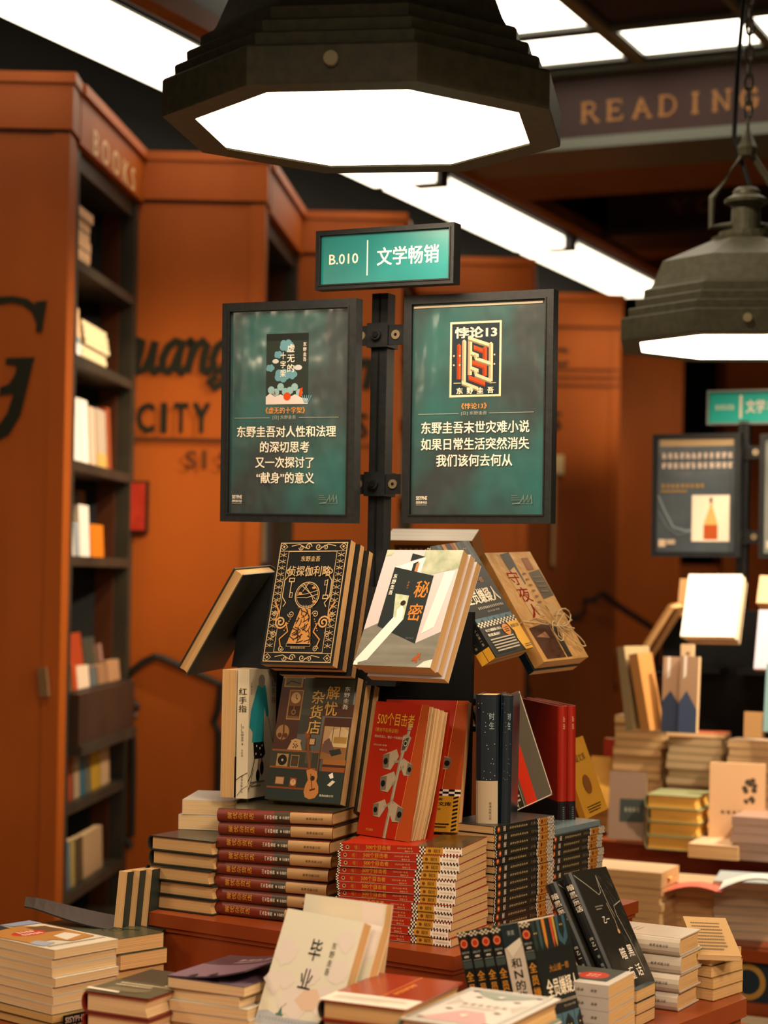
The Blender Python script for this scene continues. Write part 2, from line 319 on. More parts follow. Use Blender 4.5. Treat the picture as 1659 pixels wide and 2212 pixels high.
# stepped pillars and bookcases along the left
STEP = [(-.938, 5.5), (-.864, 6.5), (-.362, 7.5), (.119, 8.5), (.705, 9.5), (1.23, 10.5)]
RIGHT = [-.938, -.435, .046, .632, 1.158, 1.63]
LEFT = [-1.42, -.864, -.362, .119, .705, 1.23]
TOP, BANDZ = 1.445, 1.27
INK = M('16180f', .6)
GOLDL = noisy('worn_gold_lettering', 'a8763a', 'c08a48', 30, .5)
for i in range(6):
    x0, x1, d = LEFT[i], RIGHT[i], 5.5+i
    mb = MB(); mb.box((x0, d, FLOOR), (x1, d+.12, TOP), WOOD)
    mb.box((x0-.004, d-.012, BANDZ+.012), (x1+.012, d+.12, TOP-.03), WOOD); mb.box((x0-.004, d-.02, TOP-.03), (x1+.02, d+.12, TOP), WOOD)
    mb.box((x0, d-.003, BANDZ), (x1, d, BANDZ+.012), M('4a1f08', .6))
    mb.box((x1-.045, d-.006, FLOOR), (x1+.004, d+.12, BANDZ), WOOD)
    if i == 4:
        for k in range(3): mb.box((x0, d-.008, .98+.04*k), (x1, d, .99+.04*k), M('4a1f08', .6))
    p = struct('pillar_%d' % (i+1), mb, 'tall orange brown wood pillar %s' % ['with a huge black letter G at the left edge', 'lettered in black script with CITY beneath', 'behind the clamp between the two posters', 'behind the right poster', 'right of the right poster, glowing orange', 'under the right pendant lamp'][i], 'pillar')
    lm = MB(); T0 = Art(lm, 1, 1, lambda x, z, l, d=d: (x, d-.007-l*2, z))
    def wl(txt, px0, py0, px1, py1, m=INK, bold=0, shear=0, d=d):
        a = at(px0, py0, d); b = at(px1, py1, d); lm2 = T0
        lm2.text(txt, a.x, 1-a.z, b.x, 1-b.z, m, bold, shear=shear)
    if i == 0:                                        # huge slanted letter with serifs, cut by the pillar edge
        pp = lambda q: [(at(x, y, d).x, 1-at(x, y, d).z) for x, y in q]
        T0.poly(pp([(77,772),(72,786),(62,830),(46,895),(20,940),(-30,965),(-90,960),(-140,920),(-165,850),(-160,780),(-130,710),(-80,660),(-20,643),(30,640),(60,646),(76,658),(78,652),(103,650),(92,716),(78,718),(79,700),(70,674),(50,659),(28,654),(-20,660),(-70,690),(-110,750),(-122,820),(-108,890),(-75,930),(-40,935),(-5,922),(16,893),(30,850),(0,855),(0,838),(20,830),(33,809),(37,790),(12,787),(14,774)]), INK)
    if i == 1:
        def scr(pts, w):                               # brush-script strokes
            T0.line([(at(x, y, d).x, 1-at(x, y, d).z) for x, y in pts], w, INK)
        for pts in ([(286,745),(297,735),(308,738),(303,762),(296,788),(300,803),(314,797),(327,770),(336,738)], [(336,738),(330,770),(326,795),(333,805),(345,795)],
                    [(392,742),(380,737),(364,750),(352,775),(352,798),(362,805),(376,792),(388,762)], [(396,735),(386,775),(384,798),(392,806),(404,795)],
                    [(404,745),(414,735),(420,742),(412,775),(404,806)], [(412,775),(424,748),(440,736),(448,746),(440,775),(438,800),(448,806),(460,792)],
                    [(500,742),(488,736),(470,750),(460,776),(464,800),(478,802),(494,775)], [(506,736),(496,785),(482,828),(464,838),(452,826),(470,812)],
                    [(520,740),(530,760),(528,790)]): scr(pts, .027)
        [wl(ch, xa, 872, xb, 934, bold=.035) for ch, xa, xb in (('C', 298, 332), ('I', 351, 358), ('T', 378, 405), ('Y', 419, 452))]; T0.rect(at(284, 950, d).x, 1-at(284, 944, d).z, at(552, 953, d).x, 1-at(552, 958, d).z, M('4a2408', .6))
        [wl(ch, 402+36*k, 974, 402+36*k+(22 if ch != 'I' else 7), 1012, M('5a2c10', .6), bold=.02) for k, ch in enumerate('SISY')]
    if i == 2:
        wl('n', 758, 776, 804, 838, bold=.04, shear=.3); wl('S', 768, 893, 794, 946, bold=.01); T0.rect(at(636, 962, d).x, 1-at(636, 960, d).z, at(850, 966, d).x, 1-at(850, 967, d).z, INK)
    if i == 4: wl('C', 1186, 752, 1226, 790, bold=.02); wl('S', 1188, 890, 1212, 930, bold=.02)
    if lm.v: o = link('lettering', lm.mesh('lettering'), p)
for i in range(5):                                     # bookcase i runs from pillar i back to pillar i+1
    a = Vector((RIGHT[i], 5.5+i+.13, 0)); b = Vector((LEFT[i+1], 6.5+i-.004, 0)); w = (b-a).length; psi = math.degrees(math.atan2(b.y-a.y, b.x-a.x))
    th = thing('bookcase', frameM((a.x, a.y, FLOOR), psi), 'tall dark bookcase %s' % ['beside the pillar with the letter G, BOOKS on its header', 'between the CITY pillar and the pole', 'just left of the right poster, mostly hidden', 'hidden behind the right poster', 'behind the right pendant lamp, mostly hidden'][i], 'bookcase', None)
    H = BANDZ-FLOOR; dep = .27
    mb = MB(); mb.box((0, 0, 0), (.05, dep, H), SHELFD); mb.box((w-.055, 0, 0), (w, dep, H), SHELFD); mb.box((0, 0, 0), (w, dep, .35), SHELFD); mb.box((0, .01, H-.06), (w, dep, H), SHELFD)
    link('frame', mb.mesh('bookcase_frame'), th)
    mb = MB(); mb.box((.05, dep-.02, .3), (w-.055, dep, H), BACKP); mb.box((w-.066, .05, .35), (w-.055, dep, H-.06), BACKP); link('back_panel', mb.mesh('bookcase_back'), th)
    for z in (.94, .655, .337, .05, -.36, -.70, -.97):
        mb = MB(); mb.box((.05, .0, z-.03-FLOOR), (w-.055, dep-.02, z-FLOOR), SHELFD)
        if z == -.36: mb.box((.05, -.03, z-.16-FLOOR), (w-.055, .0, z-FLOOR-.005), noisy('dark_brown_drawer', '33231a', '402c20', 5)); mb.box((.05, -.04, z-.19-FLOOR), (w-.055, .0, z-.16-FLOOR), SHELFD)
        link('shelf', mb.mesh('shelf'), th)
    mb = MB(); mb.box((-.01, -.015, BANDZ-FLOOR), (w, .2, TOP-FLOOR-.03), WOOD); mb.box((-.01, -.03, TOP-FLOOR-.03), (w, .2, TOP-FLOOR), WOOD)
    if i == 0: Art(mb, w, TOP-FLOOR, lambda x, z, l: (x, -.016-l, z)).text('B O O K S', .17, .032, .83, .058, M('e0b888', .5), .01)
    link('header', mb.mesh('header'), th)

# iron mouldings on the pillars
IRON = M('0f0f0d', .5, .4)
def iron(name, pts, d, label, r=.012, w=None):
    mb = MB(); mb.tube([at(x, y, d-.016) for x, y in pts], r, IRON); tag(link(name, mb.mesh(name)), label, 'wall moulding')
iron('iron_moulding', [(284,1830),(272,1812),(256,1802),(284,1806),(287,1640),(286,1590),(276,1570),(290,1545),(298,1528),(284,1512),(280,1480),(281,1452),(310,1430),(335,1418),(352,1422),(420,1452),(476,1478),(472,1530),(462,1560),(472,1580),(470,1720)], 6.5, 'black iron moulding with a peaked top on the CITY pillar')
iron('iron_moulding', [(1216,1360),(1225,1338),(1252,1333),(1262,1325),(1262,1298),(1285,1296),(1300,1282),(1345,1315),(1400,1350),(1420,1366),(1420,1700)], 9.3, 'black stepped iron railing left of the second display', .016)
mb = MB(); T = at(296, 1095, 6.49)
mb.box((T.x-.035, 6.47, T.z-.088), (T.x+.04, 6.499, T.z+.088), M('2a120a', .5)); mb.box((T.x-.03, 6.465, T.z-.08), (T.x+.03, 6.471, T.z+.08), noisy('red_picture_print', 'b23014', '9a1608', 12))
tag(link('framed_picture', mb.mesh('framed_picture')), 'small red picture in a dark frame on the CITY pillar', 'picture')
mb = MB(); T = at(1204, 1005, 9.45); mb.box((T.x-.02, 9.44, T.z-.5), (T.x-.005, 9.49, T.z+.03), M('d8b080', .4)); mb.box((T.x-.03, 9.42, T.z-.045), (T.x+.03, 9.49, T.z+.05), M('f0d8b0', .4))
tag(link('wall_plaque', mb.mesh('wall_plaque')), 'pale plaque on a post beside the right poster edge', 'plaque')

# ------------------------------------------------------------------ ceiling: light panels, beams, strip light
O = on(1303, 57, 1.9)
def uv(u, v, z): p = O+U*u+V*v; return Vector((p.x, p.y, z))
def uvbox(mb, u0, v0, u1, v1, z0, z1, m):
    vs = [uv(u, v, z) for z in (z0, z1) for u, v in ((u0, v0), (u1, v0), (u1, v1), (u0, v1))]
    mb.add(vs, [(3,2,1,0),(4,5,6,7),(0,1,5,4),(1,2,6,5),(2,3,7,6),(3,0,4,7)], m)
PANEL = emit('ceiling_panel_light', PANEL_COL, PANEL_S); BAR = M('2b2d28', .45, .4); BARL = M('565a50', .45, .4)
REDB = noisy('dark_red_board', '26100c', '2e1410', 4, .6); ORB = noisy('ochre_board', '6e3c14', '7c4618', 4, .6)
pl = thing('ceiling_light_panel', Matrix.Translation(uv(0, 0, 1.9)), 'grid of glowing white ceiling panels in dark bars', 'ceiling light')
inv = Matrix.Translation(-uv(0, 0, 1.9))
def child(name, mb, th): me = mb.mesh(name); me.transform(th.matrix_world.inverted()); return link(name, me, th)
ROWS = [(.035, .375), (-.52, -.035), (-1.06, -.58)]; COLS = [(-1.02, -.545), (-.485, -.035), (.035, .46), (.50, .94), (.98, 1.42), (1.46, 1.9)]
for r, (v0, v1) in enumerate(ROWS):
    for c, (u0, u1) in enumerate(COLS):
        mb = MB(); brown = (r == 1 and c >= 2)
        uvbox(mb, u0, v0, u1, v1, 1.9, 1.91, REDB if brown else PANEL); child('closed_panel' if brown else 'diffuser', mb, pl)
mb = MB()
for v0, v1 in ((.375, .43), (-.035, .035), (-.58, -.52), (-1.1, -1.06)): uvbox(mb, -1.06, v0, 1.94, v1, 1.885, 1.95, BAR)
for u0, u1 in ((-1.06, -1.02), (-.545, -.485), (-.035, .035), (.46, .50), (.94, .98), (1.42, 1.46), (1.9, 1.94)):
    uvbox(mb, u0, -1.1, u1, .43, 1.887, 1.95, BAR); uvbox(mb, u0+.014, -1.1, u1-.014, .43, 1.882, 1.89, M('6a5638', .5))
uvbox(mb, -1.06, .43, 1.94, .50, 1.875, 1.95, BARL); child('grid_bars', mb, pl)
pA, pB = on(350, 148, 1.6), on(1381, 641, 1.6); d = (pB-pA).normalized(); sA = pA-d*1.9; L = (pB-sA).length
UB = (pA-uv(0, 0, 0)).dot(U)+.36
mb = MB(); uvbox(mb, UB, .50, 3.2, .54, 1.64, 1.98, REDB); uvbox(mb, UB, .46, 3.2, .84, 1.60, 1.64, BARL); uvbox(mb, UB, .84, 3.2, 1.3, 1.60, 1.64, ORB)
bm_ = struct('ceiling_beam_near', mb, 'dark red ceiling beam lettered READING', 'beam')
STROKES = {'R': [[(.1,0),(.1,1)],[(.1,1),(.5,1),(.7,.86),(.7,.64),(.5,.5),(.1,.5)],[(.42,.5),(.88,0)],[(-.05,0),(.28,0)],[(-.05,1),(.2,1)],[(.74,0),(1,0)]],
 'E': [[(.1,0),(.1,1)],[(.1,1),(.75,1),(.76,.78)],[(.1,.52),(.55,.52)],[(.55,.62),(.55,.42)],[(.1,0),(.8,0),(.84,.24)],[(-.05,0),(.2,0)],[(-.05,1),(.2,1)]],
 'A': [[(.08,0),(.46,1)],[(.42,1),(.9,0)],[(.2,.36),(.72,.36)],[(-.06,0),(.24,0)],[(.74,0),(1.06,0)]],
 'D': [[(.1,0),(.1,1)],[(.1,1),(.5,1),(.8,.8),(.88,.5),(.8,.2),(.5,0),(.1,0)],[(-.05,0),(.2,0)],[(-.05,1),(.2,1)]],
 'I': [[(.5,0),(.5,1)],[(.3,0),(.7,0)],[(.3,1),(.7,1)]],
 'N': [[(.12,0),(.12,1)],[(.1,1),(.84,0)],[(.84,0),(.84,1)],[(-.02,0),(.28,0)],[(-.05,1),(.2,1)],[(.68,1),(1,1)]],
 'G': [[(.84,.72),(.82,.84),(.66,.97),(.44,1),(.2,.85),(.08,.5),(.2,.15),(.44,0),(.7,.04),(.86,.14),(.86,.44)],[(.66,.44),(1.02,.44)],[(.86,.95),(.86,.72)]],
 'Y': [[(.05,1),(.47,.48)],[(.9,1),(.47,.48)],[(.47,.48),(.47,0)],[(-.08,1),(.2,1)],[(.72,1),(1.04,1)],[(.3,0),(.64,0)]],
 'O': [[(.5+.42*math.cos(k*.3307),.5+.5*math.sin(k*.3307)) for k in range(20)]], 'U': [[(.12,1),(.12,.3),(.3,.03),(.55,0),(.78,.1),(.86,.3),(.86,1)],[(-.04,1),(.28,1)],[(.7,1),(1,1)]]}
def serif_word(a, word, x0, y0, x1, y1, m, t):
    n = len(word); d = (x1-x0)/(n-.3)
    for i, ch in enumerate(word):
        for j, st in enumerate(STROKES[ch]): a.line([(x0+d*i+d*.68*x, y1+(y0-y1)*y) for x, y in st], t*(1.25 if j == 0 else .8), m)
def beamtxt(v, txt, px0, py0, px1, py1, z0, z1, m, par):
    # extents along u found where the sight lines at the two ends meet the board
    def hit(px, py):
        d = at(px, py, 1.0); k = (uv(0, v, 0)).dot(V)/d.dot(V); return (d*k-uv(0, 0, 0)).dot(U)
    ua, ub = hit(px0, py0), hit(px1, py1); lm = MB(); a = Art(lm, 1, 1, lambda x, z, l: tuple(uv(x, v-.003-l, z)))
    serif_word(a, txt.replace(' ', ''), ua, 1-z1, ub, 1-z0, m, .012); link('lettering', lm.mesh('lettering'), par)
beamtxt(.50, 'R E A D I N G', 1258, 250, 1640, 220, 1.705, 1.775, noisy('dim_gold_lettering', '7a5226', '8a5e2c', 40, .6), bm_)
mb = MB(); uvbox(mb, UB, 2.35, 3.4, 2.39, 1.66, 1.98, REDB); uvbox(mb, UB, 2.3, 3.4, 2.7, 1.62, 1.66, M('241c16', .6)); uvbox(mb, UB, 2.7, 3.4, 2.95, 1.62, 1.66, ORB)
b2 = struct('ceiling_beam_far', mb, 'dark red ceiling beam with dim letters Y and O further back', 'beam')
beamtxt(2.35, 'Y O', 1450, 440, 1545, 430, 1.72, 1.78, M('5e3a1c', .6), b2)
mb = MB(); uvbox(mb, UB, 4.4, 3.4, 4.46, 1.55, 1.98, REDB); struct('ceiling_beam_rear', mb, 'dark red ceiling beam at the back', 'beam')
# strip light
sm = Matrix.Translation(sA) @ Matrix.Rotation(math.atan2(d.y, d.x), 4, 'Z')
st = thing('linear_ceiling_light', sm, 'long white strip light running under the black ceiling', 'ceiling light')
STRIP = emit('strip_light_diffuser', STRIP_COL, STRIP_S)
def along(px, py): return (on(px, py, 1.6)-sA).dot(d)
cuts = [0, along(915, 400), along(1187, 540), L]
for i in range(3):
    mb = MB(); w2 = .14 if i == 0 else .125; mb.box((cuts[i]+.03*(i > 0), -w2, 0), (cuts[i+1]-.03*(i < 2), w2, .05), STRIP); link('diffuser', mb.mesh('strip_diffuser'), st)
mb = MB(); mb.box((0, -.155, .05), (L, .155, .11), BLACKD); mb.box((0, .12, .11), (L, .15, .38), BLACKD); mb.box((0, -.15, .11), (L, -.12, .38), BLACKD); link('housing', mb.mesh('strip_housing'), st)
for k in (1, 2):
    mb = MB(); mb.box((cuts[k]-.045, -.16, -.008), (cuts[k]+.045, -.03, .06), BLACK); link('mounting_clip', mb.mesh('clip'), st)
def railbox(name, off, wd, z0, z1, m, lab, a=-.5, b=None):
    mb = MB(); mb.box((a, off-wd/2, z0-1.6), (b or L+3.0, off+wd/2, z1-1.6), m); struct(name, mb, lab, 'ceiling rail', sm.copy())
railbox('ceiling_rail_brown', -.315, .07, 1.60, 1.66, ORB, 'ochre ceiling rail beside the strip light')
railbox('ceiling_rail_dark', -.21, .13, 1.66, 1.98, BLACKD, 'black ceiling track beside the strip light')
railbox('ceiling_rail_grey', -.62, .13, 1.70, 1.98, BARL, 'grey ceiling rail above the strip light', -.5, 3.1)

# ------------------------------------------------------------------ pendant lamps
LAMPE = emit('pendant_diffuser', LAMP_COL, LAMP_S)
def pendant(c, rot, label):
    r8 = math.radians(rot); k = 1/math.cos(math.pi/8)*0+1
    th = thing('pendant_lamp', Matrix.Translation(c), label, 'pendant lamp', 'octagonal industrial pendant lamps')
    mb = MB(); mb.lathe([(.268, 0), (.318, 0), (.319, .004), (.319, .054), (.316, .058), (.300, .061), (.301, .078), (.298, .081), (.282, .084), (.283, .101), (.280, .104), (.262, .108), (.262, .126), (.258, .130), (.245, .134), (.238, .145), (.215, .20), (.080, .262), (.06, .264)], 8, r8, LAMPM, caps=False)
    link('shade', mb.mesh('pendant_shade'), th)
    mb = MB(); mb.lathe([(0.001, .004), (.271, .004)], 8, r8, LAMPE, caps=False); link('diffuser', mb.mesh('pendant_diffuser'), th)
    mb = MB(); mb.lathe([(.082, .255), (.084, .268), (.066, .270), (.066, .282), (.036, .286), (.036, .345), (.041, .347), (.041, .352), (.053, .354), (.054, .362), (.034, .374), (.033, .384), (.024, .392), (.001, .396)], 20, 0, LAMPM, caps=False); link('neck', mb.mesh('pendant_neck'), th)
    for t in (1, 5):
        an = r8+math.radians(22.5+45*t); mb = MB(); ap = .319*math.cos(math.pi/8); x, y = math.cos(an), math.sin(an)
        mb.tube([(x*(ap-.004), y*(ap-.004), .034), (x*(ap+.007), y*(ap+.007), .034)], .0105, M('8a8064', .4, .5), 12); link('bolt', mb.mesh('bolt'), th)
    for sgn in (-1, 1):
        mb = MB(); mb.tube([(sgn*.036, 0, .30), (sgn*.085, 0, .295), (sgn*.085, 0, .365), (0, 0, .49)], .0085, LAMPM); link('bracket_arm', mb.mesh('bracket_arm'), th)
    mb = MB(); mb.lathe([(.02, .47), (.025, .49), (.012, .52), (.004, .54)], 10, 0, LAMPM)
    z = .53; i = 0
    while c.z+z < CEIL-.02:
        pts = [(.010*math.cos(a*math.pi/4)*(1 if i % 2 else .1), .010*math.cos(a*math.pi/4)*(.1 if i % 2 else 1), z+.02+.024*math.sin(a*math.pi/4)) for a in range(9)]
        mb.tube(pts, .0035, LAMPM, 6); z += .034; i += 1
    link('chain', mb.mesh('chain'), th)
    mb = MB(); mb.tube([(.02, 0, .36), (-.03, .02, .52), (-.025, .01, .70), (-.012, .01, .9), (0.01, 0, CEIL-c.z)], .006, BLACKD); link('cable', mb.mesh('cable'), th)
zc = .235*2.963
pendant(Vector((-.042, 2.963, zc)), 13.4, 'large octagonal dark pendant lamp at top centre, closest')
p2 = at(1606, 752, 4.65); pendant(p2, 13.4, 'smaller looking octagonal pendant lamp hung on a chain at right')
# ------------------------------------------------------------------ tables, plinths
def polyprism(name, poly, z0, z1, m): mb = MB(); mb.prism(poly, z0, z1, m); return mb
def table(name, poly, zt, label, lip=.03, m=WOODD):
    c = sum((Vector((*p, 0)) for p in poly), Vector())/len(poly); th = thing(name, Matrix.Translation((c.x, c.y, FLOOR)), label, 'display table')
    mb = MB(); mb.prism(poly, zt-lip, zt, m); child('table_top', mb, th)
    mb = MB(); mb.prism([(c.x+(p[0]-c.x)*.985, c.y+(p[1]-c.y)*.985) for p in poly], FLOOR+.001, zt-lip, m); child('cabinet', mb, th); return th
TZ, PZ = -.68, -.58
table('display_table', [(.612, 3.13), (.42, 2.87), (.20, 2.25), (.0, 2.25), (-.62, 2.55), (-.72, 2.80), (-.60, 3.06), (-.46, 3.45), (-.3, 3.85), (.30, 3.75), (.50, 3.45), (.60, 3.25)], TZ, 'wooden display table under the nearest book piles')
def plinth(C, yaw, lu, lv, zt, z0, label, name='display_plinth'):
    m = Matrix.Translation((C[0], C[1], z0)) @ Matrix.Rotation(-math.radians(yaw), 4, 'Z'); h = zt-z0
    th = thing(name, m, label, 'plinth'); mb = MB(); mb.box((-lu, 0, 0), (0, lv, h-.022), WOODD); link('plinth_box', mb.mesh('plinth_box'), th)
    mb = MB(); mb.box((-lu-.008, -.008, h-.022), (.008, lv+.008, h), WOODD); mb.box((-lu-.004, -.004, h-.03), (.004, lv+.004, h-.022), WOODD); link('plinth_top', mb.mesh('plinth_top'), th)
plinth((.118, 2.935), 33, .60, .64, PZ, TZ, 'red brown wooden plinth under the tall book stacks')
table('display_table', [(.32, 4.72), (.80, 4.45), (1.9, 4.0), (2.3, 4.9), (1.2, 5.75), (.55, 5.6)], -.84, 'second wooden display table further back at right')
plinth((1.10, 4.67), 35, .64, .70, -.68, -.84, 'orange brown plinth on the second table at right')
# ------------------------------------------------------------------ sign stand
TEALP0 = noisy('teal_print', '0f4a48', '16806f', 5.5, .32, (1, 1, 1.6), .25, .5, .6, 3, 7, .42, .62, .2)
TEALSHEEN = noisy('teal_print_painted_sheen', '2c3638', '1a7674', 4.2, .34, (1.3, 1, .75), 1.0, .5, 1.0, 3, 6.5, .42, .78, .13)  # teal print; patches of sheet reflection are painted into its colour
SIGNP = noisy('green_sign_print', '0e6a6c', '108688', 6, .3, (1, 1, 1), .1, .5, .5, 3, 6, .3, .8, .2)
PW = M('f0e4d4', .45); POR = M('d9944a', .45); PGR = M('9aa39a', .5); CREAM = M('dcc6a4', .5); REDO = M('c04414', .5); NAVY = M('1d2b34', .5)
def art_left(a):
    a.rect(.33, .145, .645, .465, M('27302c', .4)); a.rect(.33, .145, .645, .178, M('1c211f', .4))
    for x, y, r in ((.48, .20, .05), (.42, .24, .03), (.36, .30, .03), (.45, .335, .055), (.52, .33, .04)):
        for k in range(5): a.disc(x+r*.6*math.cos(k*1.3), y+r*.25*math.sin(k*1.3), r*.5, M('5f8fa0', .45), 10)
    for x, y, r in ((.40, .27, .025), (.57, .30, .03)): a.disc(x, y, r, M('b9bdbe', .45), 10, r*.6)
    for k in range(7): a.disc(.37+.035*k, .40+.014*math.sin(k*2.3), .026, M('86aab0', .45), 9)
    a.poly([(.33, .43), (.36, .415), (.40, .43), (.44, .42), (.50, .435), (.55, .42), (.60, .437), (.645, .44), (.645, .465), (.33, .465)], M('cfc3c2', .5))
    a.disc(.49, .43, .028, REDO, 12); a.poly([(.575, .43), (.585, .395), (.605, .39), (.60, .43)], REDO); a.poly([(.39, .42), (.395, .40), (.405, .42)], M('8a4a28', .5))
    for k in range(5): a.line([(.62+.006*k, .46), (.60+.018*k, .425)], .006, M('5f8fa0', .45))
    a.vtext('虚无的', .485, .19, .545, .325, PW, .006); a.vtext('十字架', .435, .225, .48, .345, PW, .006); a.vtext('东野圭吾', .605, .185, .632, .275, PW)
    a.text('《虚无的十字架》', .33, .478, .625, .507, POR, .008); a.text('[日] 东野圭吾', .385, .515, .558, .535, PGR)
    a.rect(.095, .5245, .362, .5265, PGR); a.rect(.58, .5245, .875, .5265, PGR)
    for t, x0, x1, y in (('东野圭吾对人性和法理', .115, .855, .563), ('的深切思考', .293, .66, .633), ('又一次探讨了', .258, .695, .703), ('“献身”的意义', .268, .70, .773)): a.text(t, x0, y, x1, y+.05, PW, .016)
    logo(a, .083, .878)
def logo(a, x, y):
    a.text('SISYPHE', x, y, x+.075, y+.016, PW, .02); a.text('西西弗书店', x, y+.021, x+.075, y+.033, PW, .01); a.rect(x, y+.037, x+.075, y+.039, PGR)
    for k in range(3): a.rect(.735, y-.003+.009*k, .775+.01*k, y+.0005+.009*k, M('5d716c', .5))
    a.line([(.74, y+.034), (.79, y+.03), (.81, y+.01), (.815, y-.006), (.82, y+.028), (.835, y+.012), (.842, y-.006), (.847, y+.028), (.86, y+.01), (.866, y-.006), (.872, y+.032)], .006, M('6b807a', .5)); a.rect(.74, y+.033, .875, y+.0345, M('6b807a', .5))
def art_right(a):
    a.rect(.31, .122, .655, .45, NAVY); a.frame(.31, .122, .655, .45, .013, CREAM)
    a.text('悖论13', .345, .146, .622, .193, M('e6d6bc', .5), .03)
    B1, B2, B3, R1 = M('cdb898', .5), M('a08a6a', .5), M('7d7254', .5), M('b4441a', .5)
    def bar(x0, y0, x1, y1, t=.028, c1=B1, c2=B2):       # plain isometric bars
        if x0 == x1: a.rect(x0, y0, x0+t*.5, y1, c2); a.rect(x0+t*.5, y0, x0+t, y1, c1); a.poly([(x0, y0), (x0+t*.5, y0-.008), (x0+t, y0)], c1)
        else: a.poly([(x0, y0), (x1, y1), (x1, y1+t*.5), (x0, y0+t*.5)], c1); a.poly([(x0, y0+t*.5), (x1, y1+t*.5), (x1, y1+t*.75), (x0, y0+t*.75)], B3 if c1 is B1 else c2)
    RD = M('8e3212', .5)
    bar(.357, .225, .357, .372, .028, R1, RD); bar(.47, .225, .545, .245, .03, R1, RD); bar(.53, .24, .53, .36, .03, R1, RD); bar(.46, .29, .545, .31, .03, R1, RD); bar(.437, .355, .55, .385, .03, R1, RD)
    bar(.392, .207, .392, .385); bar(.392, .378, .505, .408); bar(.432, .19, .432, .355); bar(.432, .185, .60, .225); bar(.572, .222, .572, .385); bar(.48, .275, .585, .30); bar(.45, .25, .505, .265); bar(.45, .315, .505, .33); bar(.48, .345, .59, .375); bar(.475, .268, .475, .285, .02); bar(.475, .34, .475, .352, .02)
    for x in (.338, .378, .61): a.disc(x, .27, .006, B1, 8); a.disc(x, .31, .006, B1, 8)
    a.lines(.338, .385, .39, .393, 1, CREAM); a.lines(.59, .388, .625, .395, 1, CREAM)
    for k, ch in enumerate('东野圭吾'): a.text(ch, .36+.069*k, .41, .40+.069*k, .436, M('e6d6bc', .5), .03)
    a.text('《悖论13》', .393, .477, .563, .503, POR, .008); a.text('[日] 东野圭吾', .393, .513, .565, .53, PGR)
    a.rect(.10, .5205, .375, .5225, PGR); a.rect(.58, .5205, .875, .5225, PGR)
    for t, x0, x1, y in (('东野圭吾末世灾难小说', .123, .847, .556), ('如果日常生活突然消失', .123, .847, .628), ('我们该何去何从', .228, .737, .70)): a.text(t, x0, y, x1, y+.052, PW, .016)
    a.rect(.062, .047, .925, .056, M('b8aa94', .4)); logo(a, .093, .882)
def art_sign(a):
    a.text('B.010', .092, .405, .305, .575, PW, .006); a.rect(.369, .2, .377, .79, PW); a.text('文学畅销', .445, .335, .885, .635, M('f2ece2', .4), .012)
def frame_board(name, mw, w, h, t, fw, pm, art, label, cat='sign', mk=BLACK):
    th = thing(name, mw, label, cat); mb = MB()
    for a, b in (((0, 0, 0), (fw, t, h)), ((w-fw, 0, 0), (w, t, h)), ((fw, 0, 0), (w-fw, t, fw)), ((fw, 0, h-fw), (w-fw, t, h)), ((fw, .014, fw), (w-fw, t, h-fw))): mb.box(a, b, mk)
    i = .0025
    for a, b in (((fw-i, -.002, fw-i), (fw, .006, h-fw+i)), ((w-fw, -.002, fw-i), (w-fw+i, .006, h-fw+i)), ((fw, -.002, fw-i), (w-fw, .006, fw)), ((fw, -.002, h-fw), (w-fw, .006, h-fw+i))): mb.box(a, b, mk)
    link('frame', mb.mesh('board_frame'), th)
    mb = MB(); mb.box((fw, .006, fw), (w-fw, .012, h-fw), pm)
    if art: art(Art(mb, w, h, lambda x, z, l: (x, .006-l, z)))
    link('poster_sheet', mb.mesh('poster_sheet'), th); return th
frame_board('poster_board', frameM((-.300, 3.445, .098), -25.3, -1.8, -.5), .270, .394, .026, .0155, TEALSHEEN, art_left, 'left poster board with a rippled teal sheet and four lines of Chinese text', 'poster')
frame_board('poster_board', frameM((.029, 3.392, .100), -23.9, -.6, .2), .281, .405, .026, .0155, TEALSHEEN, art_right, 'right poster board with a framed maze drawing above its text', 'poster')
frame_board('shelf_sign', frameM((-.135, 3.424, .518), -26.6, -.8, -.3), .274, .106, .028, .009, SIGNP, art_sign, 'green hanging sign B.010 on top of the black pole')
PP = at(822, 1000, 3.475); PR_ = 24.8
def pole_set(x, y, z0, z1, brk, label, yaw, gap, pw=.016):
    m = Matrix.Translation((x, y, z0)) @ Matrix.Rotation(-math.radians(yaw), 4, 'Z'); th = thing('sign_pole', m, label, 'pole'); mb = MB(); H = z1-z0
    mb.box((-pw, -pw, 0), (pw, pw, H), BLACK); mb.box((-.0015, -pw-.002, 0), (.0015, -pw, H), BLACKD); link('pole', mb.mesh('pole'), th)
    for z in brk:
        c = z-z0; b = MB(); b.box((-pw-.005, -pw-.010, c-.022), (pw+.005, pw+.006, c+.022), BLACK); o = link('clamp', b.mesh('clamp'), th)
        b = MB(); b.tube([(0, -pw-.009, c), (0, -pw-.018, c)], .0095, BLACK, 14); b.tube([(0, -pw-.018, c), (0, -pw-.021, c)], .006, BLACKD, 6); link('clamp_screw', b.mesh('clamp_screw'), o)
        for sg in (-1, 1):
            b = MB(); b.box((min(sg*(pw+.005), sg*gap), -pw-.004, c-.018), (max(sg*(pw+.005), sg*gap), -pw+.001, c+.018), BLACK); o = link('bracket', b.mesh('bracket'), th)
            b = MB(); xx = sg*(pw+.005+gap)/2; b.tube([(xx, -pw-.004, c), (xx, -pw-.0065, c)], .0085, M('c8b48e', .35, .5, 0, .8), 14); b.tube([(xx, -pw-.0065, c), (xx, -pw-.0069, c)], .0032, BLACKD, 6); link('screw', b.mesh('screw'), o)
    return th
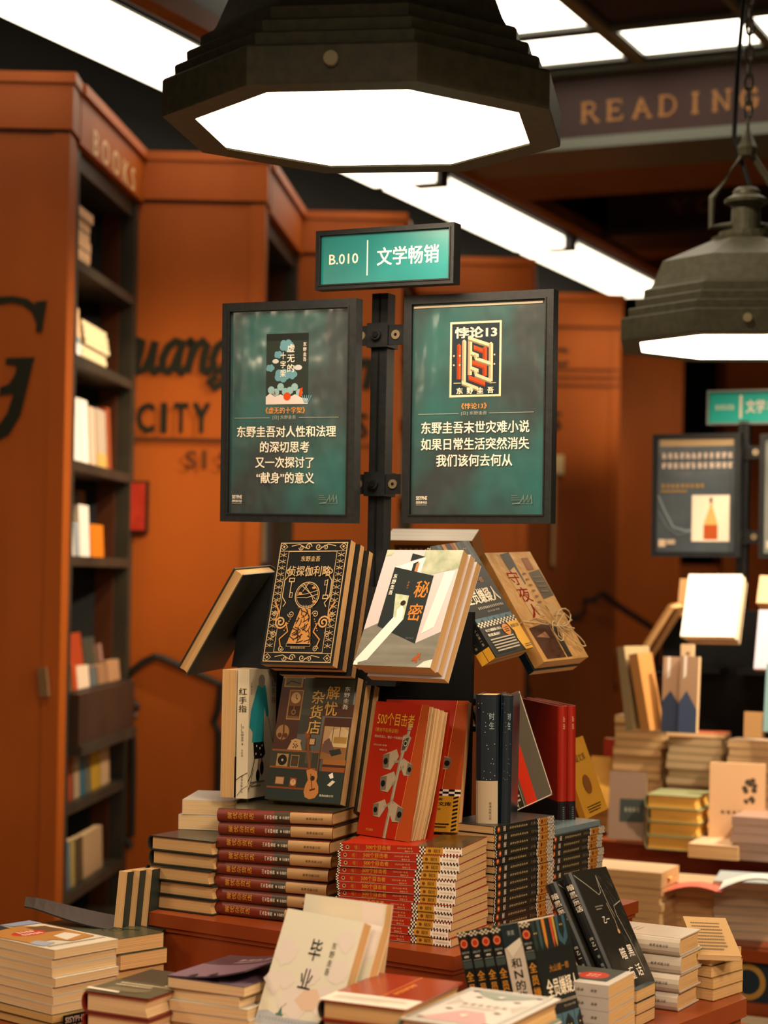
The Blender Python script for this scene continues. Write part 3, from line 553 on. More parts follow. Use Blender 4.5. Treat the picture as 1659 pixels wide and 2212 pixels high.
pole_set(PP.x, PP.y, PZ+.001, .52, (at(822, 727, 3.475).z, at(818, 1047, 3.475).z), 'black square pole with two clamps carrying the posters', PR_, .049)
# ------------------------------------------------------------------ black book stand
RC = Vector((-.030, 3.395, 0)); Ua = Vector((math.cos(math.radians(25)), -math.sin(math.radians(25)), 0))
rk = thing('book_stand', Matrix.Translation((RC.x, RC.y, PZ)) @ Matrix.Rotation(-math.radians(25), 4, 'Z'), 'black four sided book stand around the pole', 'book stand')
mb = MB(); mb.box((-.262, .0, .001), (.205, .012, .525), BLACKD); mb.box((-.262, .012, .001), (.12, .05, .525), BLACKD); mb.box((-.262, .05, .001), (-.25, .19, .525), BLACKD); mb.box((.108, .05, .001), (.12, .19, .525), BLACKD); mb.box((-.262, .18, .001), (.12, .19, .525), BLACKD); link('column', mb.mesh('stand_column'), rk)
def ledge(x0, x1, zb, out, lean, m=BLACKD):            # sloping rest with a lip, on the front of the stand
    b = MB(); h = .17; l = math.tan(math.radians(lean)); t = .004
    y0 = -out; b.add([(x0, y0, zb), (x1, y0, zb), (x1, y0+l*h, zb+h), (x0, y0+l*h, zb+h), (x0, y0+t, zb), (x1, y0+t, zb), (x1, y0+l*h+t, zb+h), (x0, y0+l*h+t, zb+h)], [(0,1,2,3), (7,6,5,4), (0,4,5,1), (1,5,6,2), (2,6,7,3), (3,7,4,0)], m)
    b.prism([(y0, zb), (y0+.02, zb), (.0, zb+.02), (.0, zb+h*.8)], x0+.004, x0+.008, m, 'x'); b.prism([(y0, zb), (y0+.02, zb), (.0, zb+.02), (.0, zb+h*.8)], x1-.008, x1-.004, m, 'x')
    link('ledge', b.mesh('ledge'), rk)

# ------------------------------------------------------------------ cover art
INKB = M('14120e', .5); GOLD2 = M('b89c72', .5); GOLD3 = M('b98144', .5)
def art_key(a):
    a.l = 1
    a.frame(.03, .02, .97, .98, .012, GOLD2); a.frame(.16, .09, .84, .905, .008, GOLD2); a.rect(.03, .088, .97, .092, GOLD2); a.rect(.03, .905, .97, .909, GOLD2)
    for y in (.055, .945):
        for sgn in (-1, 1):
            a.curl(.5+sgn*.07, y, .045, .012, GOLD2, 1.3, 0, sgn); a.curl(.5+sgn*.17, y+.008, .035, .010, GOLD2, 1.3, 180, sgn); a.line([(.5+sgn*.10, y+.012), (.5+sgn*.2, y-.02), (.5+sgn*.31, y-.005)], .010, GOLD2)
        for x in (.085, .915): a.line([(x, y-.028), (x+.05, y), (x, y+.028), (x-.05, y)], .010, GOLD2, True); a.disc(x, y, .018, GOLD2, 4)
    for sgn in (-1, 1):
        X = lambda u: .5+sgn*u
        for k in range(15):
            y = .11+.052*k; a.line([(X(.36), y), (X(.45), y+.026)], .007, GOLD2); a.line([(X(.45), y), (X(.36), y+.026)], .007, GOLD2); a.line([(X(.40), y-.01), (X(.40), y+.03)], .005, GOLD2)
        a.curl(X(.29), .26, .05, .014, GOLD2, 1.4, 90, sgn); a.line([(X(.28), .29), (X(.33), .33), (X(.33), .46), (X(.27), .51), (X(.30), .54)], .013, GOLD2); a.line([(X(.355), .3), (X(.355), .5)], .008, GOLD2)
        a.curl(X(.30), .665, .085, .022, GOLD3, 1.8, 0, -sgn); a.curl(X(.30), .665, .085, .010, GOLD2, 1.8, 20, -sgn); a.line([(X(.38), .655), (X(.345), .58), (X(.42), .50)], .022, GOLD3); a.line([(X(.22), .67), (X(.18), .74), (X(.28), .80), (X(.25), .86)], .018, GOLD3)
        a.curl(X(.17), .60, .045, .010, GOLD2, 1.5, 180, sgn); a.curl(X(.40), .60, .035, .010, GOLD2, 1.5, 0, sgn); a.curl(X(.24), .875, .04, .010, GOLD2, 1.6, 0, -sgn); a.curl(X(.37), .76, .04, .009, GOLD2, 1.6, 200, sgn)
        for k in range(6): a.disc(X(.17+.012*k), .64+.018*k, .008, GOLD3, 8)
    a.frame(.235, .31, .315, .345, .012, GOLD2); a.line([(.275, .345), (.275, .47)], .012, GOLD2); a.line([(.275, .43), (.31, .43), (.31, .47), (.275, .465)], .010, GOLD2)
    a.frame(.735, .445, .815, .48, .012, GOLD2); a.line([(.775, .445), (.775, .32)], .012, GOLD2); a.line([(.775, .33), (.74, .33), (.74, .37), (.775, .365)], .010, GOLD2)
    a.ring(.52, .45, .165, .012, GOLD2); a.ring(.52, .45, .145, .006, GOLD2)
    for q in ([(.37, .45), (.50, .44), (.66, .41)], [(.42, .37), (.55, .43), (.64, .48)], [(.38, .47), (.52, .47), (.67, .44)], [(.45, .355), (.58, .45), (.63, .51)], [(.52, .35), (.45, .42)]): a.line(q, .008, GOLD2)
    for x, y in ((.42, .435), (.60, .39), (.63, .50)): a.disc(x, y, .028, GOLD3, 10, .016)
    for k in range(9): a.line([(.42+.025*k, .555), (.425+.022*k, .53)], .005, GOLD2)
    a.poly([(.455, .56), (.60, .56), (.665, .835), (.34, .835)], GOLD3)
    DK = M('120e0a', .5); r = random.Random(3)
    for k in range(34):
        y = .575+.25*r.random(); s_ = .05+.11*(y-.56)/.27; x = .51+r.uniform(-1, 1)*s_; an = r.uniform(-1.2, 1.2); dx, dy = .05*math.sin(an), .028*math.cos(an)
        a.line([(x-dx, y+dy), (x+.012, y), (x+dx, y-dy)], .011, DK)
    a.frame(.335, .835, .67, .86, .004, GOLD2); a.text('南海出版公司', .40, .862, .60, .878, GOLD2)
    a.text('东野圭吾', .36, .135, .63, .178, GOLD2, .01); a.text('侦探伽利略', .20, .215, .80, .298, GOLD2, .012)
def art_secret(a):
    TX = noisy('grey_green_brush', '8f9a82', 'b5b8a4', 40, .5); DKG = M('232a2c', .45); FL = noisy('grey_boards', '6b6a62', '7d7b72', 12, .5, (1, 1, 6)); WB = M('e4dcd8', .45); OR = M('c87a2c', .45)
    a.poly([(.50, .0), (1, 0), (1, .16), (.80, .19), (.55, .24)], TX); a.poly([(0, 0), (.10, 0), (.08, .05), (0, .06)], TX)
    a.poly([(0, .70), (.17, .64), (.718, .80), (1, .70), (1, 1), (0, 1)], FL)
    a.poly([(.84, .19), (.97, .18), (.90, .66), (.76, .72)], M('ded6d4', .5))
    a.poly([(.35, .03), (.53, .06), (.35, .10)], DKG); a.poly([(.16, .155), (.54, .066), (.52, .20)], WB); a.poly([(.40, .12), (.46, .10), (.46, .20), (.40, .19)], DKG); a.poly([(.44, .12), (.48, .11), (.48, .2), (.44, .2)], M('a8744e', .5))
    a.poly([(.167, .152), (.71, .225), (.718, .806), (.166, .667)], DKG)
    a.poly([(.34, .588), (.48, .60), (.16, .955), (.02, .985), (.01, .95)], WB)
    a.poly([(.28, .385), (.465, .40), (.48, .60), (.34, .588)], noisy('pale_green_window', '9fae8e', 'c2c8ae', 60, .5)); a.poly([(.38, .60), (.36, .52), (.41, .48), (.45, .52), (.46, .60)], WB); a.disc(.415, .465, .035, M('2c1c14', .5), 10)
    a.text('秘', .51, .265, .70, .42, OR, .01, True); a.text('密', .51, .465, .70, .62, OR, .01, True)
    a.vtext('东野圭吾', .185, .21, .24, .40, PW, .015); a.vtext('ひみつ', .40, .275, .425, .345, OR)
    for x, y, r in ((.78, .93, .028), (.81, .905, .022), (.795, .888, .008), (.825, .888, .008), (.75, .94, .014), (.80, .955, .014), (.835, .93, .012)): a.disc(x, y, r, M('a04a1a', .6), 10)
    a.text('南海出版公司', .58, .755, .68, .768, M('6a6a66', .5)); a.poly([(0, .97), (.04, .95), (.06, 1), (0, 1)], M('e8e0d4', .5)); a.poly([(.82, 1), (.90, .95), (1, .93), (1, 1)], M('d8d0c4', .5))
GRB, ORI, TQ = M('41606e', .45), M('c88a34', .45), M('58707a', .45)
def art_suspect(a, obi=False):
    a.rect(0, 0, 1, .215, M('1b2320', .45))
    for x0, x1, c in ((.02, .10, '2a3330'), (.16, .24, '34484c'), (.29, .37, 'b9742c'), (.38, .44, '22292a'), (.50, .56, 'b4442a'), (.57, .63, 'b08a3c'), (.66, .92, '34525e')): a.poly([(x0, 0), (x1, 0), (x1-.005, .16), ((x0+x1)/2, .215), (x0+.005, .17)], M(c, .45))
    a.poly([(.74, 0), (.84, 0), (.86, .10), (.79, .17), (.71, .11)], M('1d2628', .45))
    for x, y in ((.06, .09), (.11, .09), (.76, .065), (.81, .065)): a.disc(x, y, .012, M('cfae6c', .4), 6, .009)
    a.text('大山诚一郎', .26, .325, .78, .375, M('a8702c', .45), .006); a.text('全员嫌疑人', .10, .42, .94, .545, M('e2d4bc', .45), .02)
    a.marks(.26, .572, .92, .60, 15, 1, M('b4a890', .5)); a.text('[日] 大山诚一郎 著', .44, .615, .74, .633, M('a89c84', .5))
    for k, x in enumerate((.02, .34, .66)):
        a.rect(x, .665, x+.31, .84, GRB); a.poly([(x+.03, .86), (x+.04, .73), (x+.155, .675), (x+.27, .73), (x+.28, .86)], M('10181b', .45)); a.ring(x+.155, .745, .075, .008, M('2c3c40', .45))
        for e in (.11, .19): a.disc(x+e, .755, .014, M('cfa84c', .4), 6, .01)
    if obi:
        a.rect(0, .70, 1, 1, M('1c1e1b', .45)); a.rect(0, .70, 1, .745, M('d8ccb4', .5)); a.checker(0, .70, 1, .745, 24, 3, INKB)
        YL = M('d19a30', .5); a.poly([(.70, .745), (1, .745), (1, 1), (.80, 1), (.75, .9), (.78, .83)], YL); a.text('悬疑文库', .76, .77, .97, .80, INKB, .02); a.disc(.62, .80, .09, M('c47a26', .5), 20, .075); a.lines(.56, .775, .68, .825, 3, INKB)
        a.text('本以为嫌疑最小的人，', .10, .765, .52, .79, PW, .01); a.text('竟是真凶！', .10, .805, .40, .83, PW, .01); a.lines(.10, .845, .70, .97, 5, M('b8ac98', .5)); a.lines(.80, .955, .97, .985, 2, INKB)
    else: a.rect(0, .86, 1, 1, M('1c2a30', .45)); a.lines(.1, .88, .9, .97, 4, M('6a8088', .5))
RDC = M('b03018', .5); BKC = M('1c1d19', .5)
def art_suspect_spine(a):
    a.rect(0, 0, 1, .035, M('d8ccb4', .5)); a.checker(0, 0, 1, .035, 5, 3, INKB); a.disc(.5, .085, .36, RDC, 18, .036*1.0*a.h/a.w*.95 if False else .42); a.ring(.5, .085, .30, .05, M('e2b070', .5), 16)
    a.text('悬疑文库', .14, .14, .86, .155, PGR, .01); a.text('490', .28, .17, .72, .185, PW, .02); a.rect(.08, .20, .92, .203, PGR); a.rect(.06, .21, .94, .26, M('3c4a48', .5))
    a.vtext('全员嫌疑人', .14, .275, .86, .70, M('c88a34', .45), .02); a.vtext('大山诚一郎', .34, .73, .66, .88, M('b4a890', .5)); a.rect(0, .9, 1, 1, M('d19a30', .5))
def art_store(a):
    DG, TN, BR, TX = M('38382c', .5), M('a8824e', .5), M('5c3418', .5), M('c8a070', .5)
    a.rect(.30, .02, .98, .32, M('46463a', .45)); a.rect(.30, .32, .60, .47, M('3c3a30', .45)); a.rect(0, .03, .30, .60, M('4a281a', .45)); a.rect(.6, .22, 1, .32, M('52301e', .5))
    a.rect(.03, .015, .28, .10, TN); a.rect(.05, .025, .26, .09, M('6a6248', .5)); a.line([(.06, .08), (.12, .05), (.25, .07)], .01, INKB)
    a.rect(.12, .12, .31, .36, M('7a4e2a', .5)); a.frame(.12, .12, .31, .36, .012, TN); a.disc(.215, .185, .075, TX, 20); a.ring(.215, .185, .07, .008, BR); a.line([(.215, .185), (.215, .155)], .01, INKB); a.line([(.215, .185), (.24, .195)], .01, INKB); a.rect(.14, .25, .29, .33, M('4a2a16', .5)); a.ring(.21, .30, .025, .008, TN); a.line([(.21, .25), (.21, .285)], .006, TN)
    a.disc(.105, .465, .095, M('a07848', .5), 20); a.ring(.105, .465, .092, .01, BR); a.line([(.105, .39), (.12, .47), (.10, .54)], .02, BR); a.disc(.07, .49, .03, BR, 8); a.disc(.15, .49, .03, BR, 8)
    a.poly([(.20, .60), (.24, .535), (.36, .535), (.40, .60)], TX); a.line([(.24, .535), (.29, .52), (.37, .53)], .03, TX); a.checker(.27, .55, .34, .585, 4, 3, BR)
    a.rect(0, .60, .64, .615, M('8a5226', .5)); a.rect(0, .735, .62, .75, M('8a4a20', .5)); a.rect(0, .895, .6, .91, M('7c3c18', .5)); a.rect(.0, .615, .62, .735, M('3a382c', .5)); a.rect(0, .75, .62, .895, M('262c24', .5)); a.rect(.44, .3, .47, .6, BR)
    a.rect(.08, .635, .235, .735, TN); a.disc(.158, .685, .062, INKB, 18); a.disc(.158, .685, .015, TX, 8); a.frame(.27, .64, .38, .735, .008, TN); a.disc(.325, .69, .03, BR, 8)
    a.rect(.10, .815, .225, .88, M('b48a5c', .5)); a.frame(.10, .815, .225, .88, .01, M('6a3a1c', .5)); a.rect(.30, .82, .39, .89, M('8a3a16', .5)); a.disc(.345, .855, .038, TX, 16); a.line([(.345, .855), (.345, .835)], .006, INKB)
    a.rect(.48, .5, .56, .555, TX); a.frame(.48, .5, .56, .555, .008, BR); a.rect(.46, .61, .55, .70, M('4c4c40', .5))
    a.rect(.64, .33, .99, .40, M('4a281a', .5)); a.rect(.645, .40, .985, .66, M('8c6030', .5)); a.rect(.66, .40, .98, .54, M('b89468', .5)); a.poly([(.70, .56), (.76, .43), (.90, .40), (.98, .43), (.98, .56)], M('d0b484', .5)); a.rect(.80, .48, .97, .53, M('a8803c', .5)); a.line([(.78, .40), (.78, .55)], .008, BR); a.line([(.87, .40), (.87, .48)], .008, BR)
    a.poly([(.66, .60), (.68, .52), (.74, .49), (.80, .55), (.84, .60), (.78, .62)], M('6a4a44', .5)); a.poly([(.76, .59), (.90, .57), (.93, .61), (.80, .635)], M('2a2a26', .5))
    a.rect(.64, .33, .655, .9, M('6a3418', .5)); a.rect(.70, .66, 1, .70, M('9a602a', .5)); a.rect(.70, .70, 1, .72, M('3a2012', .5)); a.rect(.70, .72, 1, .755, M('8e4a1c', .5)); a.rect(.66, .755, 1, 1, M('222c28', .45)); a.rect(0, .91, 1, 1, M('222c28', .45))
    a.poly([(.80, .78), (.85, .76), (.87, .80), (.83, .81)], PW); a.poly([(.80, .86), (.86, .82), (.90, .83), (.84, .87)], M('d8ccb4', .5))
    G1 = M('b4702a', .4, .4); a.line([(.455, .485), (.475, .56), (.56, .80)], .036, M('7a4420', .5)); a.line([(.435, .45), (.46, .50)], .06, M('8a4a22', .5))
    a.poly([(.50, .755), (.565, .742), (.64, .757), (.66, .80), (.652, .835), (.69, .875), (.70, .925), (.665, .965), (.595, .98), (.53, .965), (.505, .925), (.515, .87), (.54, .83), (.52, .795)], G1); a.disc(.597, .815, .03, M('2c1a0e', .5), 14); a.line([(.58, .91), (.65, .895)], .02, M('4a2810', .5)); a.line([(.566, .78), (.612, .90)], .01, M('4a2810', .5))
    Y = M('d2a04c', .4); a.text('解', .62, .075, .80, .19, Y, .012, True); a.text('忧', .62, .20, .80, .32, Y, .012, True)
    for k, ch in enumerate('杂货店'): a.text(ch, .43, .115+.12*k, .61, .23+.12*k, Y, .012, True)
    a.vtext('东野圭吾', .85, .075, .935, .265, PW, .004); a.text('南海出版公司', .72, .935, .90, .952, PW)
def art_store_spine(a):
    band(a, 0, 0, 1, .50, M('6e2410', .4, .5)); band(a, 0, .50, 1, .64, M('3a3020', .4, .5)); band(a, 0, .64, 1, 1, M('b08a5c', .4, .5))
    a.l = 3; a.vtext('解忧杂货店', .24, .09, .78, .33, M('c08430', .4), .015); a.text('[日]', .35, .42, .65, .435, PW); a.vtext('东野圭吾', .32, .44, .68, .535, PW); a.vtext('著', .38, .55, .62, .57, PW); a.vtext('李盈春译', .36, .578, .64, .64, PW); a.vtext('南海出版公司', .40, .78, .60, .93, INKB)
def camera(a, x, y, s, fl=1, m1=None):
    C1, C2 = M('a89880', .5), M('6e6454', .5)
    a.poly([(x-.10*s*fl, y-.02*s), (x+.06*s*fl, y-.055*s), (x+.10*s*fl, y-.02*s), (x+.02*s*fl, y+.05*s), (x-.08*s*fl, y+.045*s)], C1)
    a.poly([(x-.10*s*fl, y-.02*s), (x-.02*s*fl, y-.03*s), (x-.01*s*fl, y+.04*s), (x-.08*s*fl, y+.045*s)], C2); a.disc(x-.055*s*fl, y+.01*s, .028*s, INKB, 12)
def art_500(a):
    Y = M('d8a038', .45)
    a.poly([(.88, 0), (1, 0), (1, 1), (.74, 1)], M('a8481a', .5)); a.line([(.87, .0), (.73, 1)], .008, M('e08a50', .5))
    a.line([(.70, .20), (.62, .42), (.58, .62), (.52, 1)], .055, M('8e8472', .5)); a.line([(.71, .20), (.63, .42), (.59, .62), (.53, 1)], .018, M('b0a48c', .5)); a.line([(.70, .195), (.70, .15)], .07, M('a09480', .5))
    a.poly([(.60, .24), (.68, .225), (.76, .25), (.70, .35), (.60, .37)], M('9c907a', .5)); a.poly([(.62, .26), (.72, .25), (.67, .34), (.61, .35)], M('4a4438', .5)); a.disc(.665, .295, .045, INKB, 14); a.ring(.665, .295, .03, .012, M('b8aa90', .5))
    camera(a, .43, .425, 1.5); camera(a, .74, .47, 1.2, -1); camera(a, .44, .59, 1.5); camera(a, .36, .79, 1.3); camera(a, .66, .80, 1.5, -1)
    for q in ([(.50, .44), (.60, .43)], [(.52, .61), (.58, .58)], [(.44, .78), (.55, .74)], [(.60, .74), (.55, .70)], [(.70, .46), (.62, .5)]): a.line(q, .03, M('8e8472', .5))
    a.text('500个目击者', .08, .08, .77, .175, Y, .008); a.text('（绝对不在场证明）', .07, .195, .50, .228, Y); a.text('用500名证人，做出一个完美的谋局', .07, .25, .66, .272, M('d8b89a', .5)); a.text('[日]大山诚一郎 著', .08, .318, .32, .333, M('d8b89a', .5)); a.text('曹逸冰 译', .20, .352, .34, .366, M('d8b89a', .5)); a.text('文汇出版社', .16, .945, .30, .962, M('d8a038', .5))
def art_500b(a):
    art_500(a); Y = M('c89028', .5); a.rect(0, .68, 1, 1, Y); a.rect(0, .68, 1, .73, PW); a.checker(0, .68, 1, .73, 14, 3, INKB)
    for k in range(9):
        for x in (.50, .92): a.poly([(x, .74+.03*k), (x+.06, .727+.03*k), (x+.06, .742+.03*k), (x, .755+.03*k)], INKB)
    a.text('读客', .66, .745, .80, .765, INKB); a.text('悬疑文库', .58, .775, .90, .805, INKB, .02); a.lines(.58, .93, .9, .975, 2, INKB); a.text('出品', .68, .82, .78, .835, INKB)
def art_500_spine(a):
    Y = M('d29a34', .45); a.rect(0, 0, 1, .022, PW); a.checker(0, 0, 1, .022, 6, 2, INKB); a.disc(.5, .062, .26, M('c8a070', .5), 14); a.disc(.52, .062, .16, M('3c1c10', .5), 10); a.text('悬疑文库', .2, .13, .8, .145, Y, rot=-90); a.text('[100]', .3, .12, .7, .128, Y, rot=-90); a.rect(.2, .158, .8, .159, Y)
    a.text('500个目击者', .34, .215, .93, .42, Y, .008, rot=-90); a.text('绝对不在场证明', .10, .21, .26, .33, Y, rot=-90); a.text('[日]大山诚一郎 著', .52, .475, .76, .595, M('d8b078', .5), rot=-90); a.text('曹逸冰 译', .16, .535, .38, .60, M('d8b078', .5), rot=-90)
    a.rect(0, .655, 1, .705, PW); a.checker(0, .655, 1, .705, 4, 4, INKB); a.rect(0, .705, 1, .845, M('c08a2c', .5))
    for k in range(9): a.poly([(.0, .708+.0152*k), (.10, .702+.0152*k), (.10, .709+.0152*k), (0, .715+.0152*k)], INKB); a.poly([(.9, .708+.0152*k), (1., .702+.0152*k), (1., .709+.0152*k), (.9, .715+.0152*k)], INKB)
    a.disc(.48, .738, .22, M('6a3a18', .5), 12); a.text('悬疑文库', .25, .77, .75, .825, INKB, rot=-90); a.rect(0, .845, 1, 1, PW)
    for k in range(6): a.rect(0, .85+.026*k, .20, .862+.026*k, INKB); a.rect(.80, .85+.026*k, 1, .862+.026*k, INKB)
    a.lines(.38, .865, .62, .985, 14, M('8a8074', .5), .3)
def art_dark_spine(a, seed=1):
    a.rect(0, 0, 1, .02, PW); a.checker(0, 0, 1, .02, 5, 2, INKB); a.disc(.5, .075, .40, M('a8441c', .5), 14); a.disc(.52, .075, .22, M('d8a060', .5), 8); a.text('悬疑', .15, .15, .85, .19, PW, rot=-90)
    a.marks(.26, .25, .74, .55, 1, 8, M('a08c62', .5), seed); a.lines(.3, .60, .7, .70, 4, M('8a7a60', .5), .3); a.rect(0, .715, 1, .745, PW); a.checker(0, .715, 1, .745, 4, 3, INKB); a.rect(0, .745, 1, .885, M('a8702c', .5)); a.disc(.46, .79, .3, M('5c3014', .5), 10); a.lines(.3, .82, .7, .87, 4, INKB, .3); a.rect(0, .885, 1, 1, PW); a.checker(0, .885, 1, 1, 4, 10, INKB)
def art_finger(a):
    BLU, BK = M('2a98a2', .5), M('16140f', .5)
    a.poly([(.30, .13), (.42, .115), (.60, .13), (.72, .34), (.71, .37), (.64, .375), (.56, .30), (.55, .57), (.13, .57), (.15, .49), (.03, .45), (.07, .33)], BLU); a.disc(.45, .095, .12, M('8a8478', .5), 14, .10)
    a.poly([(.18, .57), (.55, .57), (.62, .665), (.52, .70), (.22, .70)], BK); a.line([(.40, .70), (.36, .80)], .05, M('a07058', .5)); a.line([(.48, .70), (.52, .74)], .05, M('a07058', .5)); a.disc(.36, .83, .07, BK, 12, .09); a.disc(.50, .775, .07, BK, 12, .10)
    for x, y in ((.3, .60), (.42, .62), (.28, .66), (.5, .60), (.46, .67)): a.disc(x, y, .018, PW, 8)
    a.line([(-.0, .87), (.10, .83), (.22, .72), (.24, .69)], .02, BK); a.line([(.02, .95), (.12, .86), (.2, .78)], .014, BK); a.line([(.0, .93), (.1, .9), (.3, .88)], .01, BK); a.line([(.70, .36), (.85, .55), (.98, .62)], .012, BK)
    a.vtext('东野圭吾', .05, .10, .11, .20, M('5a5448', .5)); a.vtext('红手指', .80, .08, .98, .28, M('8a6a5c', .5)); a.lines(.10, .865, .60, .925, 2, M('6a6458', .5)); a.poly([(.62, .0), (1, 0), (1, .12), (.8, .06)], M('9a927c', .5))
def art_finger_spine(a):
    a.l = 3; a.vtext('红手指', .12, .14, .86, .34, INKB, .004); a.vtext('[日]东野圭吾', .36, .42, .64, .56, M('4a463c', .5)); a.vtext('著', .42, .57, .6, .59, INKB); a.vtext('于壮译', .40, .62, .6, .68, INKB); a.vtext('南海出版公司', .42, .82, .6, .96, INKB); a.line([(0, .86), (.4, .83), (1, .80)], .05, INKB); a.line([(.1, .98), (.5, .93), (1, .90)], .03, INKB)
def art_tale(a):
    FUR = M('8a8478', .5); r = random.Random(5)
    for pts in ([(.02, .03), (.25, .12), (.48, .22), (.55, .20), (.60, .06)], [(.60, .06), (.62, .3), (.66, .42)], [(.98, .30), (.75, .33), (.72, .40), (.80, .62), (.84, .9)]): a.line(pts, .014, FUR)
    for k in range(46): x = .62+.36*r.random(); y = .02+.75*r.random(); a.line([(x, y), (x+.03, y+.05)], .005, M('58544c', .5))
    for k in range(20): x = .02+.25*r.random(); y = .70+.25*r.random(); a.line([(x, y), (x+.02, y-.05)], .004, M('4a4640', .5))
    a.line([(.56, .30), (.60, .45), (.58, .52)], .012, M('a08e70', .5)); a.disc(.58, .54, .03, M('b48c54', .5), 12)
    a.text('乙一', .29, .40, .47, .455, PW); a.lines(.22, .30, .44, .345, 2, M('7a746a', .5)); a.text('暗', .36, .665, .53, .775, PW, -.004, True); a.text('黑', .58, .655, .75, .765, PW, -.004, True); a.text('童', .38, .83, .55, .94, PW, -.004, True); a.text('话', .60, .82, .77, .93, PW, -.004, True)
def art_tale_spine(a):
    a.l = 3; a.vtext('暗黑童话', .22, .08, .78, .32, PW, .004); a.text('[日]', .38, .53, .62, .55, PW); a.vtext('乙一', .36, .56, .64, .65, PW); a.vtext('著', .38, .67, .62, .70, PGR); a.vtext('周鹂译', .36, .74, .64, .84, PGR)
def art_grad(a):
    P1 = noisy('blotched_cream_paper', 'c4bda2', 'cfc4b8', 14, .45); r = random.Random(9)
    for x, y, q in ((.15, .30, .16), (.10, .5, .14), (.85, .14, .13), (.84, .36, .16), (.75, .55, .16), (.40, .62, .20), (.25, .48, .10), (.55, .42, .12)):
        a.poly([(x+q*(.6+.5*r.random())*math.cos(k*.449), y+q*.7*(.6+.5*r.random())*math.sin(k*.449)) for k in range(14)], M('e4d8d0', .45))
    a.poly([(.42, .60), (.52, .51), (.66, .50), (.74, .56), (.70, .64), (.55, .66)], M('e2c4ac', .45)); a.poly([(0, .72), (.12, .70), (.3, .73), (1, .70), (1, .80), (0, .80)], M('b4b8c0', .45)); a.poly([(0, .80), (1, .78), (1, 1), (0, 1)], M('c9c8c4', .45)); a.poly([(.42, .83), (1, .80), (1, .85), (.8, .86)], M('6ab0ac', .45))
    for k in range(22): a.rect(.04+.042*k, .745-.0008*k, .06+.042*k, .765-.0008*k, M('9aa4aa', .5))
    a.poly([(.26, .71), (.29, .655), (.31, .71)], M('4c7868', .5)); a.line([(.24, .715), (.33, .715)], .02, M('4c7868', .5)); a.line([(.30, .66), (.34, .63)], .004, INKB)
    a.text('毕', .42, .165, .59, .325, INKB, .004, True); a.text('业', .40, .37, .58, .53, INKB, .004, True); a.vtext('东野圭吾', .69, .165, .755, .40, M('4a463c', .5)); a.lines(.05, .85, .92, 1., 6, M('a8a49c', .5), .4)
# ------------------------------------------------------------------ stacks on the plinth
RED = M('a4240a', .42, .3, .12); ORANGE = M('b04a16', .4); KRED = M('8e2410', .4)
B500 = book_meshes('red_paperback', .150, .0122, .205, RED, art=None, sart=art_500_spine, back=M('b0a898', .4))
B500T = book_meshes('red_paperback_top', .150, .0122, .205, RED, art=lambda a: (a.rect(0, .62, 1, 1, M('3a3020', .25, .5, .4)), a.rect(.3, .72, 1, .86, M('5a3c14', .3))), sart=art_500_spine, back=M('b0a898', .4))  # the yellow patch is a reflection painted onto the top cover
GR1 = 'red paperbacks stacked on the plinth'
zr, cR, oR = stack(B500, on(970, 2048, PZ)[:2], PZ+.001, 27, 'f', 12, 'red paperback with a chequered yellow spine band, %s in its stack', 'paperback_book', GR1, fan=-.022, twist=-8, seed=2, jit=.002)
for c_ in [o for o in bpy.data.objects if o.parent == oR[-1] and o.name.startswith('cover')]: c_.data = B500T[0]
BST = book_meshes('brown_hardcover', .145, .0226, .212, M('3a3424', .3, .5, .4), spine=M('6e2410', .35, .5, .4), back=M('4a2010', .4), hard=True, sart=art_store_spine)
zs, cS, oS = stack(BST, on(702, 2003, PZ)[:2], PZ+.001, 27, 'f', 8, 'glossy brown and tan spined hardcover lettered in gold, %s in its stack', 'hardcover_book', 'brown spined hardcovers on the plinth', fan=-.028, twist=-6, seed=3)
BLF = book_meshes('dark_hardcover', .138, .0248, .178, M('2a2c26', .35, .5, .4), hard=True)
zl, cL, oL = stack(BLF, on(459, 1980, PZ)[:2], PZ+.001, 30, 'l', 5, 'dark boarded hardcover, page edges showing, %s in the left plinth stack', 'hardcover_book', 'dark hardcovers at the left end of the plinth', fan=0, seed=5, jit=.004)
BWH = book_meshes('white_paperback', .098, .0262, .15, M('c9c4bc', .4), page=PAGEW)
pW = at(436, 1772, 3.40)
put(BWH, layM(BWH, (pW.x+.02, 3.44), zl, 8, 'l', tilt=0), 'thick dark bottomed book on the dark hardcover pile under a white one', 'paperback_book')
put(BWH, layM(BWH, (pW.x+.023, 3.44), zl+.0268, 5, 'l', tilt=0), 'thick white covered book peeking out left of the brown spined stack', 'paperback_book')
DKC = M('23241f', .38, .5, .3)
BDK = book_meshes('black_paperback', .105, .0126, .205, DKC, sart=art_dark_spine)
nb = on(1070, 1789, -.41)
z5, c5, o5 = stack(BDK, nb[:2], PZ+.001, 33, 'r', 13, 'black paperback with a chequered ochre spine band beside the red stack, %s', 'paperback_book', 'black paperbacks stacked right of the red ones', seed=6, jit=.002)
BDK2 = book_meshes('dark_paperback', .105, .0126, .205, M('2a2a24', .38, .5, .3), sart=lambda a: art_dark_spine(a, 5))
z6, c6, o6 = stack(BDK2, (.302, 3.335), PZ+.001, 33, 'r', 10, 'dark chequered spine paperback in the rear right plinth stack, %s', 'paperback_book', 'dark paperbacks at the rear right of the plinth', seed=7, jit=.002)
BBL = book_meshes('blue_grey_paperback', .10, .010, .19, M('6e8088', .25, .5, .4))
put(BBL, layM(BBL, c6, z6, 33, 'r'), 'glossy blue grey paperback on top of the rear right stack', 'paperback_book')

